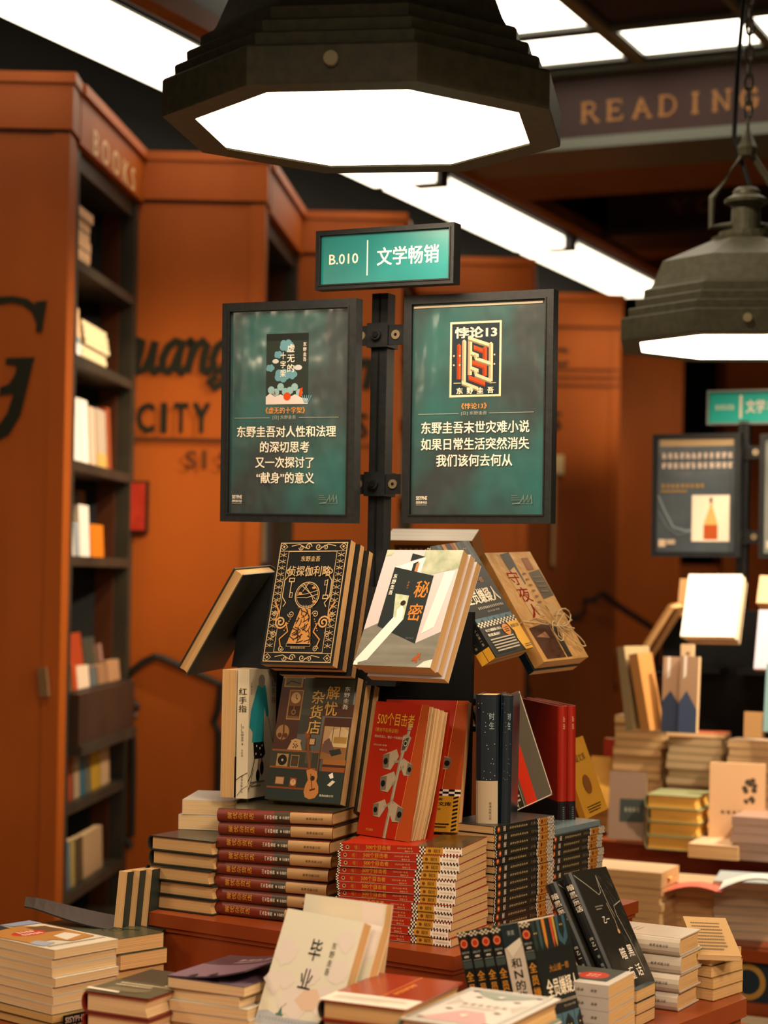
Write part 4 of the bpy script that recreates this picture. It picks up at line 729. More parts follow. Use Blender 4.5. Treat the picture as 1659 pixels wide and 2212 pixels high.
# ------------------------------------------------------------------ books standing round the lower tier
BF = book_meshes('general_store_book', .152, .020, .221, M('2c2a20', .33, .5, .35), spine=M('5c2410', .4), art=art_store)
BFp = book_meshes('general_store_copy', .152, .020, .221, M('2c2a20', .35), spine=M('5c2410', .4))
mF = frameM((-.199, 3.294, -.386), -29.8, 14.9, .7)
put(BF, mF, 'book with a guitar, clock and shop shelves on its brown cover', 'paperback_book')
put(BFp, mF @ Matrix.Translation((.005, .021, -.002)), 'worn brown copy directly behind the guitar cover book', 'paperback_book', 'copies behind the guitar cover')
put(BFp, mF @ Matrix.Translation((.010, .042, -.004)), 'rearmost worn brown copy behind the guitar cover book', 'paperback_book', 'copies behind the guitar cover')
CRM = M('d6c8ac', .4, .3, .2)
BG = book_meshes('cream_book', .12, .022, .226, CRM, page=PAGEW, hard=False, art=art_finger, sart=art_finger_spine)
put(BG, frameM((-.231, 3.313, -.389), 69.9, 1.0, -1.8), 'cream book with a faceless figure in a teal dress on its cover', 'paperback_book')
BH = book_meshes('cream_brown_book', .12, .026, .224, M('cdbb98', .4), page=PAGE, art=lambda a: a.rect(0, .68, 1, 1, M('4a1c10', .4)), bart=lambda a: (a.rect(0, .68, 1, 1, M('4a1c10', .4)), a.lines(.1, .2, .9, .6, 6, M('8a7450', .5))))
put(BH, frameM((-.239, 3.447, -.389), 250, 0, 0), 'cream and maroon book, page edges to the front, left of the teal dress book', 'paperback_book')
# open red book with fanned pages
mI = frameM((-.037, 3.167, -.4265), -49.2, 10.2, .6); WI, TI, HI = .133, .052, .224
th = thing('paperback_book', mI, 'red paperback with surveillance cameras on its cover, pages fanned to the right', 'book', None)
mb = MB(); mb.box((0, 0, 0), (WI, .0007, HI), RED); mb.box((0, .0007, 0), (.0007, TI*.35, HI), RED); art_500(Art(mb, WI, HI, lambda x, z, l: (x, -l, z))); link('cover', mb.mesh('open_red_cover'), th)
mb = MB(); n = 14; r = random.Random(4)
for i in range(n):                                      # fanned leaves
    t0, t1 = TI*i/n, TI*(i+1)/n; y0 = .002+t0*.97; y1 = .002+t1*.97; xo = .004*math.sin(i*1.7)+.004*r.random(); top = HI-.002-.004*(i/n); xw = WI-.004-.010*(i/n)**2+xo
    pts = [(.002, y0*.35), (WI*.5, y0*.8), (xw, y0), (xw-.001, y1-.0006), (WI*.5, y1*.8), (.002, y1*.35)]
    bend = lambda p, k: (p[0]-.010*k*(p[0]/WI), p[1])
    for za, zb, ka, kb in ((.001, HI*.25, 1.1, .35), (HI*.25, HI*.5, .35, .0), (HI*.5, top, .0, -.1)):
        vs = [(*bend(p, ka), za) for p in pts]+[(*bend(p, kb), zb) for p in pts]; m6 = len(pts)
        mb.add(vs, [tuple(range(m6))[::-1], tuple(range(m6, 2*m6))]+[(q, (q+1) % m6, m6+(q+1) % m6, m6+q) for q in range(m6)], PAGEW)
link('page_block', mb.mesh('fanned_pages'), th)
mb = MB(); mb.box((.002, TI+.0003, 0), (WI-.004, TI+.001, HI-.001), RED); link('back_cover', mb.mesh('open_red_back'), th)
BI2 = book_meshes('red_camera_book', .150, .019, .226, RED, art=art_500b)
put(BI2, frameM((-.008, 3.236, -.427), -21.7, 15.5, 1.5), 'red camera cover paperback with a yellow striped band, half hidden behind the fanned copy', 'paperback_book')
# dark blue hardcovers, grey red card, red hardcovers
NB = M('14202a', .25, .5, .6)
def art_star_spine(a):
    a.l = 3; r = random.Random(2); a.vtext('时生', .62, .13, .86, .27, M('9ab0b4', .4), .004)
    for k in range(22): a.disc(.1+.8*r.random(), .05+.6*r.random(), .02, M('b8c4c4', .4), 5)
def art_star_spine_band(a): art_star_spine(a); a.l = 6; band(a, 0, .66, 1, 1, M('b8a488', .5)); a.l = 8; a.vtext('南海出版公司', .62, .82, .74, .96, M('5a4a3a', .5))
BJ1 = book_meshes('night_sky_book_banded', .10, .038, .219, NB, page=PAGE, hard=True, sart=art_star_spine_band)
BJ2 = book_meshes('night_sky_book', .10, .0205, .218, NB, page=PAGE, hard=True, sart=art_star_spine)
put(BJ1, frameM((.199, 3.187, -.4105), 78, 1, .3), 'dark blue hardcover with a beige band round its foot', 'hardcover_book')
put(BJ2, frameM((.2205, 3.194, -.4105), 79, 0, -1.2), 'dark blue hardcover with a torn spine top, right of the beige banded one', 'hardcover_book')
def art_card(a):
    a.poly([(.0, .0), (.12, 0), (.12, 1), (0, 1)], M('4a3c30', .35)); a.poly([(.44, .0), (.66, 0), (.66, 1), (.44, 1)], M('c0301a', .3)); a.poly([(.0, .55), (.40, .55), (.40, 1), (0, 1)], M('2e2620', .35))
    for k in range(4): a.line([(.06+.11*k, .5), (.06+.11*k, 1)], .008, M('b8a888', .4))
    a.lines(.06, .86, .36, .98, 3, M('c8b898', .4)); a.line([(.975, .0), (.985, .97), (.96, .99), (0, .995)], .014, M('cfc4b0', .3))
BK_ = book_meshes('grey_striped_book', .112, .008, .196, M('5a5247', .25, .5, .5), art=art_card)
put(BK_, frameM((.224, 3.335, -.4115), 34, 10, 16), 'slim grey book with a red stripe leaning left in clear wrap', 'paperback_book')
def art_redb(a): a.rect(0, .79, 1, 1, M('161c22', .35)); a.text('人', .20, .36, .36, .44, M('c8887a', .4), -.01)
def art_reds(a): a.l = 3; band(a, 0, .79, 1, 1, M('161c22', .35)); a.l = 5; a.marks(.35, .08, .65, .2, 1, 2, M('c08a60', .4)); a.lines(.4, .83, .6, .97, 8, M('8a8478', .5), .3)
BL_ = book_meshes('red_hardcover', .163, .0185, .222, M('9a2012', .28, .5, .5), spine=M('9a2012', .28, .5, .5), hard=True, sart=art_reds, bart=art_redb)
put(BL_, frameM((.346, 3.490, -.4485), 112.8, 2, 2), 'red hardcover with a navy foot, left one of a pair on the rear right stack', 'hardcover_book')
put(BL_, frameM((.364, 3.499, -.4485), 112.8, 2, 1.5), 'red hardcover with a navy foot, right one of a pair on the rear right stack', 'hardcover_book')
def art_yel(a): a.rect(.0, .0, 1, 1, M('c08a2c', .4)); a.text('悬疑文库', .2, .2, .8, .3, INKB, .01); a.lines(.2, .86, .8, .96, 3, INKB); a.disc(.5, .6, .16, M('7a4a1c', .5), 14)
BY_ = book_meshes('yellow_banded_book', .12, .012, .15, M('b8842c', .4), art=art_yel)
put(BY_, frameM((.392, 3.60, -.4485), 62, 20, 4), 'small yellow book leaning behind the pair of red hardcovers', 'paperback_book')

# ------------------------------------------------------------------ books leaning on the top of the stand
BLKC = M('101213', .5, .2, 0)
BA = book_meshes('keyhole_book', .142, .0195, .222, BLKC, art=art_key)
BAp = book_meshes('keyhole_copy', .142, .0165, .222, BLKC)
mA = frameM((-.209, 3.245, -.150), -28.3, 16.4, 1.1)
put(BA, mA, 'black book with a gold keyhole and scrollwork cover', 'paperback_book')
put(BAp, mA @ Matrix.Translation((.008, .0205, -.002)), 'black copy right behind the gold keyhole book', 'paperback_book', 'copies behind the keyhole book')
put(BAp, mA @ Matrix.Translation((.017, .038, -.008)), 'rearmost black copy behind the gold keyhole book', 'paperback_book', 'copies behind the keyhole book')
LAV = M('c4b8bc', .42, .4, .2)
BB = book_meshes('white_room_book', .150, .019, .216, LAV, page=PAGE, art=art_secret)
BBp = book_meshes('white_room_copy', .150, .0155, .216, M('b8aeb0', .45), page=PAGE)
mB = frameM((-.048, 3.134, -.143), -33.4, 27.3, .4)
put(BB, mB, 'pale worn book with an open grey door and orange title on its cover', 'paperback_book')
put(BBp, mB @ Matrix.Translation((.003, .0195, .002)), 'worn copy right behind the grey door cover book', 'paperback_book', 'copies behind the grey door book')
put(BBp, mB @ Matrix.Translation((.008, .0355, -.003)), 'rearmost worn copy behind the grey door cover book', 'paperback_book', 'copies behind the grey door book')
BC = book_meshes('hooded_suspects_book', .150, .015, .230, M('191c1b', .5, .2, 0), art=lambda a: art_suspect(a, True), sart=art_suspect_spine)
mC = frameM((.197, 3.306, -.134), 56.5, 32.7, 6.7)
put(BC, mC, 'black book with hooded blue figures and chequered band on the right stand slope', 'paperback_book')
put(BC, mC @ Matrix.Translation((-.001, .0155, 0)), 'second chequered band copy tucked under the hooded figures book on the right slope', 'paperback_book')
KRAFT = noisy('creased_kraft_paper', 'b08248', 'cc9c5c', 16, .45, bump=.25, bscale=30, coat=0, spec=.15)
def art_parcel(a):
    PH, IV = M('3a342a', .4), M('cdb48c', .45); a.poly([(.30, .02), (.52, .0), (.52, .30), (.34, .33)], PH); a.poly([(.70, .20), (.98, .17), (.99, .42), (.72, .45)], M('4a3c28', .4)); a.poly([(.72, .07), (.86, .06), (.86, .17), (.72, .18)], M('8a4a22', .45)); a.frame(.72, .06, .86, .175, .012, M('6a2a12', .45))
    a.poly([(.06, .70), (.52, .66), (.52, .98), (.10, .98)], M('4a2a18', .4)); a.poly([(.55, .67), (.66, .66), (.66, .98), (.55, .98)], M('2c241c', .4)); a.poly([(.12, .78), (.36, .74), (.40, .80)], M('9a6a50', .45))
    a.poly([(.22, .20), (.46, .14), (.54, .60), (.30, .62)], M('c49c66', .45)); RDK = M('8a1c0c', .8, .05)
    for k, ch in enumerate('守夜人'): a.text(ch, .20+.03*k, .17+.155*k, .46+.03*k, .315+.155*k, RDK, .012, True)
    a.lines(.76, .22, .94, .40, 4, M('7a664a', .5), .3); a.poly([(.68, .50), (.9, .49), (.92, .60), (.70, .61)], M('b8915a', .45)); a.lines(.56, .18, .64, .5, 6, M('6a5030', .5), .3)
BD = book_meshes('kraft_parcel_book', .153, .024, .236, KRAFT, spine=KRAFT, art=art_parcel)
mD = frameM((.293, 3.440, -.145), 50.8, 33.6, 2.7)
oD = put(BD, mD, 'book wrapped like a brown paper parcel and tied with string', 'paperback_book')
TW = M('c8ae82', .7); mb = MB()
def tw(pts, r=.0013): mb.tube(pts, r, TW, 6)
tw([(-.004, .02, .083), (-.002, -.003, .085), (.05, -.006, .075), (.10, -.006, .068), (.155, -.002, .062), (.156, .02, .06)]); tw([(-.004, .02, .088), (.04, -.007, .088), (.10, -.007, .066), (.155, -.003, .078)])
for q, (sx, sz, a0) in enumerate(((.030, .016, .5), (.034, .02, 2.4), (.026, .024, 4.0), (.04, .014, 5.3))): tw([(.095+sx*(1-math.cos(t*.5236))*math.cos(a0)-sx*.3*math.sin(t*.5236)*math.sin(a0), -.008-.006*math.sin(t*.26), .07+sx*(1-math.cos(t*.5236))*math.sin(a0)*.8+sz*math.sin(t*.5236)*math.cos(a0)) for t in range(13)])
tw([(.095, -.008, .07), (.12, -.012, .05), (.118, -.01, .02), (.135, -.006, .012)]); tw([(.095, -.008, .07), (.075, -.01, .045), (.10, -.008, .025)]); tw([(.095, -.008, .07), (.13, -.013, .09), (.148, -.01, .075)])
link('twine', mb.mesh('parcel_twine'), oD)
BDp = book_meshes('navy_copy', .150, .014, .225, NB); put(BDp, mD @ Matrix.Translation((-.004, .0255, -.004)), 'dark navy book underneath the string tied parcel book', 'paperback_book')
BE = book_meshes('grey_green_book', .150, .0225, .215, M('2c2e28', .4), back=M('3a3a30', .3, .5, .4), page=PAGE, hard=True)
put(BE, frameM((-.312, 3.545, -.161), -110.1, 32.0, -3.4), 'dark hardcover on the left slope of the stand, seen from its page edge', 'hardcover_book')
BWb = book_meshes('brown_picture_book', .185, .044, .21, M('8a5a2a', .4), back=M('b8742c', .4), page=PAGEP, bart=lambda a: (a.rect(.1, .05, .6, .5, M('5a3012', .4)), a.marks(.14, .08, .5, .14, 6, 1, M('c89a5a', .4))))  # page edges whitened to stand in for strong light from above
mW = frameM((0, 0, 0), 155, 33, 0); T = at(1036, 1143, 3.66); mW.translation = T-mW.to_3x3() @ Vector((0, 0, .21))
put(BWb, mW, 'thick brown book on the far slope of the stand, its top page edge brightly lit', 'paperback_book')
# stand rests under the leaning books (in the stand's own frame)
ledge(-.235, -.075, .415, .070, 17); ledge(-.065, .105, .395, .100, 28)
b = MB(); b.box((.12, .03, .36), (.215, .17, .372), BLACKD); b.box((-.285, .02, .28), (-.262, .17, .30), BLACKD); b.box((-.2, .19, .30), (.15, .23, .31), BLACKD); link('side_rest', b.mesh('side_rest'), rk)

# ------------------------------------------------------------------ books on the table, left to right
LG = M('cfc6b4', .45)
def art_top(a):
    a.rect(0, 0, 1, 1, M('d0c4b0', .4)); r = random.Random(8)
    a.marks(.04, .10, .94, .145, 18, 1, INKB)
    a.poly([(.08, .2), (.5, .16), (.6, .3), (.95, .28), (1, .8), (.8, .9), (.3, .86), (.06, .6)], M('b07a3a', .4)); a.poly([(.15, .3), (.5, .22), (.45, .4), (.2, .45)], M('d8cfc4', .4)); a.poly([(.1, .5), (.4, .55), (.35, .8), (.1, .75)], M('6a4a2a', .4)); a.poly([(.7, .2), (.95, .15), (.97, .3), (.8, .35)], M('9aa4b4', .4))
    a.poly([(.5, .85), (.98, .8), (1, 1), (.5, 1)], M('1e2a30', .4)); a.poly([(.0, .86), (.4, .88), (.5, 1), (0, 1)], M('8a94b0', .4))
    a.disc(.56, .60, .24, M('b8341c', .4), 22, .16); a.marks(.40, .53, .72, .60, 5, 1, PW); a.marks(.43, .61, .69, .68, 4, 1, PW, 2)
BP8 = book_meshes('white_paperback_thin', .125, .0131, .21, LG, page=PAGEW)
BP8T = book_meshes('illustrated_paperback', .125, .0131, .21, LG, page=PAGEW, art=art_top)
p8 = on(118, 2052, -.5565); zz, c8, o8 = stack(BP8, p8[:2], TZ+.0275, 40, 'b', 6, 'white edged paperback in the front left pile, %s under the painted cover', 'paperback_book', 'white edged paperbacks in the front left pile', seed=11, jit=.003)
put(BP8T, layM(BP8T, c8, zz, 40, 'b'), 'paperback with a red oval on a painted cover, top of the front left pile', 'paperback_book')
BP8Y = book_meshes('yellow_edged_book', .125, .0131, .21, M('1c1d1b', .4), page=PAGEY, bart=None)
stack(BP8Y, p8[:2], TZ+.001, 40, 'b', 2, 'yellow edged paperback at the foot of the front left pile, %s', 'paperback_book', 'yellow edged paperbacks under the front left pile', seed=12, jit=.002)
tb = MB(); q = frameM((p8.x+.012, p8.y+.008, TZ+.001), 50); tb.box((0, -.002, 0), (.07, -.0012, .024), M('161716', .4)); a = Art(tb, .07, .024, lambda x, z, l: (x, -.002-l, z)); a.text('SISYPHE', .06, .14, .6, .5, PW, .02); a.text('SINCE 1993', .06, .62, .6, .84, PW, .02)
tag(link('paper_label', tb.mesh('paper_label'), None, q), 'black shop label tucked against the front left pile', 'label')
# pile behind with a lifted dark cover
GREEN = M('4a4c3a', .35, .4, .3)
BP9 = book_meshes('green_covered_book', .10, .0255, .20, GREEN, page=PAGE, art=lambda a: (a.curl(.5, .35, .22, .02, INKB), a.curl(.45, .6, .25, .03, INKB, 2), a.line([(.2, .2), (.6, .5), (.4, .8)], .03, INKB)))
z9, c9, o9 = stack(BP9, (-.424, 3.120), TZ+.001, 44, 'b', 3, 'thick green covered paperback behind the front left pile, %s', 'paperback_book', 'green covered paperbacks behind the front left pile', seed=13, jit=.004)
cv = MB(); vs = []; fs = []; NC = 14; hinge = on(344, 2010, -.600); tip = at(52, 1951, 3.22)
for i in range(NC+1):
    t = i/NC; p = hinge.lerp(tip, t); sag = -.012*math.sin(math.pi*min(1, t*1.15))-.006*math.sin(math.pi*t)
    q = 344+(52-344)*t; yb = 2010+(1951-2010)*t+14*math.sin(math.pi*min(1, t*1.1)); vs.append(tuple(at(q, yb+6, p.y))); vs.append(tuple(at(q+26*(1-t)+4, yb-14-10*math.sin(math.pi*t), p.y+.10)))
for i in range(NC): fs.append((2*i, 2*i+1, 2*i+3, 2*i+2))
m2 = len(vs); vs += [(x, y, z-.0025) for x, y, z in vs]; fs += [tuple(v+m2 for v in f[::-1]) for f in fs]+[(2*i, 2*i+2, 2*i+2+m2, 2*i+m2) for i in range(NC)]+[(2*i+3, 2*i+1, 2*i+1+m2, 2*i+3+m2) for i in range(NC)]+[(2*NC, 2*NC+1, 2*NC+1+m2, 2*NC+m2)]
cv.add(vs, fs, M('1c2422', .4, .4, .2)); me = cv.mesh('lifted_cover'); me.transform(o9[-1].matrix_world.inverted()); link('lifted_cover', me, o9[-1])
BSP = book_meshes('pale_upright_book', .12, .017, .165, M('c8b48c', .4), back=M('26302c', .4), page=PAGE)
for k, lb in enumerate(('leftmost of three books leaning beside the plinth behind the left piles', 'middle of three books leaning beside the plinth behind the left piles', 'rightmost of three books leaning beside the plinth behind the left piles')):
    put(BSP, frameM((-.412+.019*k, 3.335+.016*k, TZ+.001), 250, 3, 4), lb, 'paperback_book')
# maroon hardcovers
MAR = M('7a2418', .35, .4, .3)
def art_maroon(a):
    a.rect(0, 0, 1, .55, M('3a3828', .3, .5, .4)); a.lines(.1, .55, .9, .95, 5, M('8a7a5a', .4)); a.rect(0, .5, 1, 1, M('5a5440', .3)); a.lines(.15, .55, .85, .7, 2, M('c8b898', .4)); a.lines(.2, .75, .8, .9, 4, M('a89878', .4), .3); a.poly([(.0, .9), (.5, .93), (.5, .97), (0, .95)], PW)
BMR = book_meshes('maroon_hardcover', .112, .0285, .175, MAR, page=PAGEW, hard=True, art=art_maroon)
p10 = on(318, 2157, -.59); stack(BMR, p10[:2], TZ+.001, 27, 'l', 3, 'maroon bound hardcover with an olive printed jacket, %s in its pile', 'hardcover_book', 'maroon hardcovers on the near left of the table', seed=14, jit=.003)
# purple night cover pile
def art_purple(a):
    a.rect(0, 0, 1, .5, M('4a3440', .3, .5, .4)); a.rect(0, .5, 1, .85, M('6e5468', .3, .5, .4)); a.rect(0, .85, 1, 1, M('8a7486', .35)); r = random.Random(6)
    for k in range(40): a.disc(r.random(), r.random(), .006, PW, 5)
    a.marks(.25, .14, .85, .26, 5, 1, M('a88c98', .35)); a.lines(.3, .29, .8, .37, 2, M('a890a0', .4)); a.poly([(.25, .99), (.3, .9), (.36, .93), (.4, .99)], M('2a1c24', .4)); a.poly([(.5, .99), (.54, .88), (.62, .93), (.66, .99)], M('2a1c24', .4)); a.line([(.3, .92), (.34, .80), (.5, .72)], .01, M('2a1c24', .4))
BPP = book_meshes('white_page_paperback', .128, .0148, .17, LG, page=PAGEW)
BPT = book_meshes('purple_night_paperback', .128, .0148, .17, M('4a3440', .3, .5, .4), page=PAGEW, art=art_purple)
pp = on(529, 2122, -.565); zz, cP, oP = stack(BPP, pp[:2], TZ+.001, 27, 'l', 6, 'pale paperback under the purple night cover, %s below it', 'paperback_book', 'pale paperbacks under the purple cover', seed=15, jit=.006, jyaw=3)
tp = put(BPT, layM(BPT, cP, zz, 27, 'l'), 'paperback with a purple starry night cover lifting at its right edge', 'paperback_book')
lc = MB(); vs = []; fs = []
for i in range(9):
    t = i/8
    for j in (0, 1): vs.append((.128*t, -.001-.020*t*t, .17*j-.0))
for i in range(8): fs.append((2*i, 2*i+1, 2*i+3, 2*i+2))
vs += [(x, y-.0009, z) for x, y, z in vs]; fs += [tuple(v+18 for v in f[::-1]) for f in fs]+[(16, 17, 35, 34), (1, 0, 18, 19)]+[(2*i, 2*i+2, 2*i+20, 2*i+18) for i in range(8)]+[(2*i+3, 2*i+1, 2*i+19, 2*i+21) for i in range(8)]
lc.add(vs, fs, M('5c4456', .3, .5, .4)); al = Art(lc, .128, .17, lambda x, z, l: (x, -.0025-.020*(x/.128)**2-l, z))
for k in range(8): al.rect(k/8, 0, (k+1)/8, .45, M('4a3440', .3, .5, .4)); al.rect(k/8, .45, (k+1)/8, 1, M('7a6278', .3, .5, .4))
al.marks(.3, .16, .85, .28, 5, 1, M('b89ca8', .35)); al.lines(.35, .31, .8, .38, 2, M('a890a0', .4)); al.poly([(.25, .99), (.3, .88), (.34, .93), (.36, .99)], M('2a1c24', .4)); al.poly([(.5, .99), (.54, .86), (.6, .92), (.62, .99)], M('2a1c24', .4))
link('lifted_cover', lc.mesh('lifted_purple_cover'), tp)
# cream standing books
CR2 = M('e2dcc8', .42, .4, .2)
BGR = book_meshes('cream_landscape_book', .140, .0185, .205, CR2, art=art_grad)
BGC = book_meshes('cream_landscape_copy', .140, .0185, .205, CR2, art=lambda a: (a.poly([(.7, .0), (.98, 0), (.98, .2), (.8, .3), (.74, .12)], M('e8dcd6', .45)), a.rect(.9, .6, 1, .9, M('7a98a8', .45))))
mG = frameM((-.179, 2.638, -.660), -38, 22.8, -1.0)
put(BGR, mG, 'cream book with a pale landscape and two large black characters, front of three', 'paperback_book')
put(BGC, mG @ Matrix.Translation((.010, .030, .004)), 'cream landscape copy second from the front of three', 'paperback_book')
put(BGC, frameM((-.128, 2.72, -.660), -33, 12, 0), 'cream landscape copy at the back of three', 'paperback_book')
# red jacketed hardcover pile
def art_rj(a): a.rect(0, .0, 1, .72, M('8e2c14', .25, .5, .5)); a.rect(0, .72, 1, 1, M('d8d0c4', .4)); a.line([(.52, 0), (.52, .72)], .012, M('c8742c', .4)); a.marks(.56, .25, .66, .62, 1, 6, M('d88a3c', .4)); a.lines(.1, .79, .9, .93, 3, M('b8aca0', .5), .3)
BRJ = book_meshes('red_jacket_hardcover', .125, .0255, .19, M('8e2c14', .25, .5, .5), spine=M('3a2c20', .4), hard=True, art=art_rj)
pr = on(880, 2174, -.545); zz, cJ, oJ = stack(BRJ, pr[:2], TZ+.001, 24, 'l', 5, 'hardcover with a red jacket and white band, %s in its pile', 'hardcover_book', 'red jacketed hardcovers at the front of the table', seed=17, jit=.004)
# pink pattern hardcovers
def art_pink(a):
    G1, P1, BKC = M('8e968e', .4), M('c89a9c', .4), M('4a3a38', .4); a.frame(.05, .035, .95, .965, .02, G1); a.frame(.09, .06, .91, .94, .006, G1)
    a.poly([(.15, .08), (.85, .08), (.7, .2), (.5, .28), (.3, .2)], G1); a.poly([(.14, .92), (.86, .92), (.62, .62), (.40, .62)], P1); a.poly([(.12, .3), (.25, .4), (.15, .55)], M('b8b0a8', .4)); a.poly([(.88, .3), (.75, .42), (.86, .56)], M('b8b0a8', .4))
    for x, y in ((.16, .1), (.84, .1), (.16, .9), (.84, .9), (.3, .25), (.72, .27), (.25, .62), (.74, .6)): a.poly([(x-.05, y), (x, y-.02), (x+.05, y), (x, y+.02)], BKC)
    a.marks(.26, .42, .76, .49, 6, 1, M('a09890', .4)); a.lines(.3, .52, .7, .57, 2, M('a8a098', .4)); a.poly([(.46, .76), (.54, .72), (.52, .80)], PW); a.poly([(.46, .2), (.54, .17), (.52, .23)], PW)
BPK = book_meshes('pink_pattern_hardcover', .136, .0295, .215, M('d2cac4', .38, .4, .3), spine=M('8a9a8a', .4), back=M('7a8a7a', .4), hard=True, art=art_pink)
zz, cK, oK = stack(BPK, (.150, 2.357), TZ+.001, 28, 'l', 4, 'pale hardcover with a pink and grey pattern, %s in its pile', 'hardcover_book', 'pink patterned hardcovers at the front of the table', seed=18, jit=.004)
# row of black spined books and the white spined one
BQ = book_meshes('suspects_row_book', .130, .0165, .203, M('191c1b', .5, .2, 0), art=art_suspect, sart=art_suspect_spine)
mQ = frameM((.258, 2.660, -.678), 61.7, 15.6, -3.5)
put(BQ, mQ, 'black hooded figures book with its cover showing, right end of the standing row', 'paperback_book')
def art_nspine(a):
    a.l = 2; a.rect(0, 0, 1, .16, M('1e2c30', .4)); a.poly([(.1, .16), (.95, .105), (1, .15), (.35, .23)], M('d8d0c0', .45)); a.text('果麦', .3, .045, .7, .08, PGR)
    for k, ch in enumerate('和N的悲剧'):
        if ch == 'N': a.text(ch, .28, .235+.077*k+.01, .72, .30+.077*k, INKB, .01)
        else: a.text(ch, .20, .235+.077*k, .80, .308+.077*k, INKB, .008, True)
BN = book_meshes('white_spine_book', .125, .029, .205, M('c8bcac', .42), spine=M('c8bcac', .42), sart=art_nspine)
put(BN, mQ @ Matrix.Translation((0, .0175, .0)), 'white spined book with black characters standing in the row of black spines', 'paperback_book')
for k, lb in enumerate(('black spine with a red seal just left of the white spine', 'black spine with a red seal, second left of the white spine', 'black spine with a red seal, third left of the white spine', 'black spine with a red seal at the far left of the standing row')):
    put(BQ, mQ @ Matrix.Translation((0, .0475+.0178*k, .001*k)), lb, 'paperback_book')
# dark tale books
TALE = M('23211d', .33, .5, .35)
BAH = book_meshes('dark_tale_book', .135, .0225, .195, TALE, spine=M('161c20', .3, .5, .4), hard=True, art=art_tale, sart=art_tale_spine)
mT = frameM((.373, 2.880, -.6195), 61.7, 28.0, -3.7)
put(BAH, mT, 'dark book with a stringed pendant and pale brush lines, leaning at right', 'hardcover_book')
put(BAH, mT @ Matrix.Translation((-.004, .028, -.003)), 'second dark book behind the pendant cover, mostly its spine showing', 'hardcover_book')
# grey oval pile, teal pile, white pile, dark pile
def art_oval(a): a.rect(.20, 0, 1, .93, M('45453f', .75, .1)); a.disc(.52, .74, .22, M('a83420', .6, .1), 22, .20); a.marks(.42, .68, .62, .80, 2, 3, M('d8a898', .4)); [a.line([(.34+.05*k, .62), (.24+.05*k, .2)], .008, PW) for k in range(5)]
def art_oval_spine(a): a.l = 2; a.marks(.34, .58, .66, .78, 1, 6, M('6a645c', .5)); a.marks(.34, .84, .66, .9, 1, 2, M('6a645c', .5))
BOV = book_meshes('grey_oval_paperback', .113, .0188, .17, M('b8b0a8', .4, .4, .3), art=art_oval, sart=art_oval_spine)
stack(BOV, on(1316, 2130, -.583)[:2], TZ+.001, 27, 'f', 5, 'grey paperback with a red oval on its cover, %s in its pile', 'paperback_book', 'grey paperbacks at the near right of the table', seed=19, jit=.002)
BTL = book_meshes('dark_teal_book', .075, .0185, .12, M('2c3a3a', .25, .5, .5), page=PAGE)
stack(BTL, (.398, 2.902), TZ+.001, 30, 'b', 3, 'dark teal book under the leaning pendant book, %s', 'paperback_book', 'dark teal books under the pendant book', seed=20, jit=.002)
def art_white_spine(a): a.l = 3; a.vtext('南海出版公司', .42, .72, .60, .9, INKB); a.marks(.44, .50, .6, .58, 1, 3, INKB)
BWP = book_meshes('white_jacket_book', .10, .0288, .18, M('c0b4a6', .25, .5, .6), hard=True, page=PAGE, art=lambda a: (a.lines(.35, .45, .65, .55, 2, M('9a8e84', .4), .3),), sart=art_white_spine)
stack(BWP, (.482, 3.015), TZ+.001, 29, 'f', 4, 'thick glossy white jacketed book in shrink wrap, %s in its pile', 'hardcover_book', 'white jacketed books at the right of the table', seed=21, jit=.003)
BDS = book_meshes('dark_spine_book', .10, .0182, .10, M('9a7a4a', .4), spine=M('1c2326', .35), page=PAGE)
z20, c20, o20 = stack(BDS, (.548, 3.10), TZ+.001, 40, 'l', 4, 'dark spined paperback at the right table corner, %s in its pile', 'paperback_book', 'dark spined paperbacks at the table corner', seed=22, jit=.002)
BTP = book_meshes('tan_booklet', .074, .010, .11, M('b08a54', .4), page=PAGEW, art=lambda a: (a.lines(.12, .12, .8, .9, 9, M('6a5030', .5), .35),))
put(BTP, frameM((.522, 3.085, z20+.003), 12, 66, -6), 'tan booklet tilted on top of the pile at the table corner', 'paperback_book')
# ------------------------------------------------------------------ books in the bookcases (soft in the distance)
SIMPLE = {}
def plain(w, t, h, col, spine=None, page=PAGEW, hard=False, art=None, key=None):
    k = key or (round(w, 3), round(t, 3), round(h, 3), col, spine, hard)
    if k not in SIMPLE: SIMPLE[k] = book_meshes('shelf_book', w, t, h, M(col, .5), spine=M(spine or col, .5), page=page, hard=hard, art=art)
    return SIMPLE[k]
def face_D(case, px, z, inset=0.):
    xa, ya = RIGHT[case]-inset, 5.5+case; xb, yb = LEFT[case+1]-inset, 6.5+case; k = (xb-xa)/(yb-ya)
    y = ((xa-k*ya)*cr+z*sr)/((px-CX)/F-k*cr); return Vector((xa+k*(y-ya), y, z))
def shelf_book(case, z, px0, px1, ytop, col, label, inset=.05, t=.026, lean=5, spine=None, group=None, art=None, dz=0.):
    a = face_D(case, px0, z, inset); b = face_D(case, px1, z, inset); w = max((b-a).length-.004, .02); zt = at((px0+px1)/2, ytop, (a.y+b.y)/2).z; h = max(zt-z-dz, .04)
    psi = math.degrees(math.atan2(b.y-a.y, b.x-a.x)); k = plain(w, t, h, col, spine, art=art)
    return put(k, frameM((a.x, a.y, z+.001+dz), psi, lean, 0), label, 'shelf_book', group)
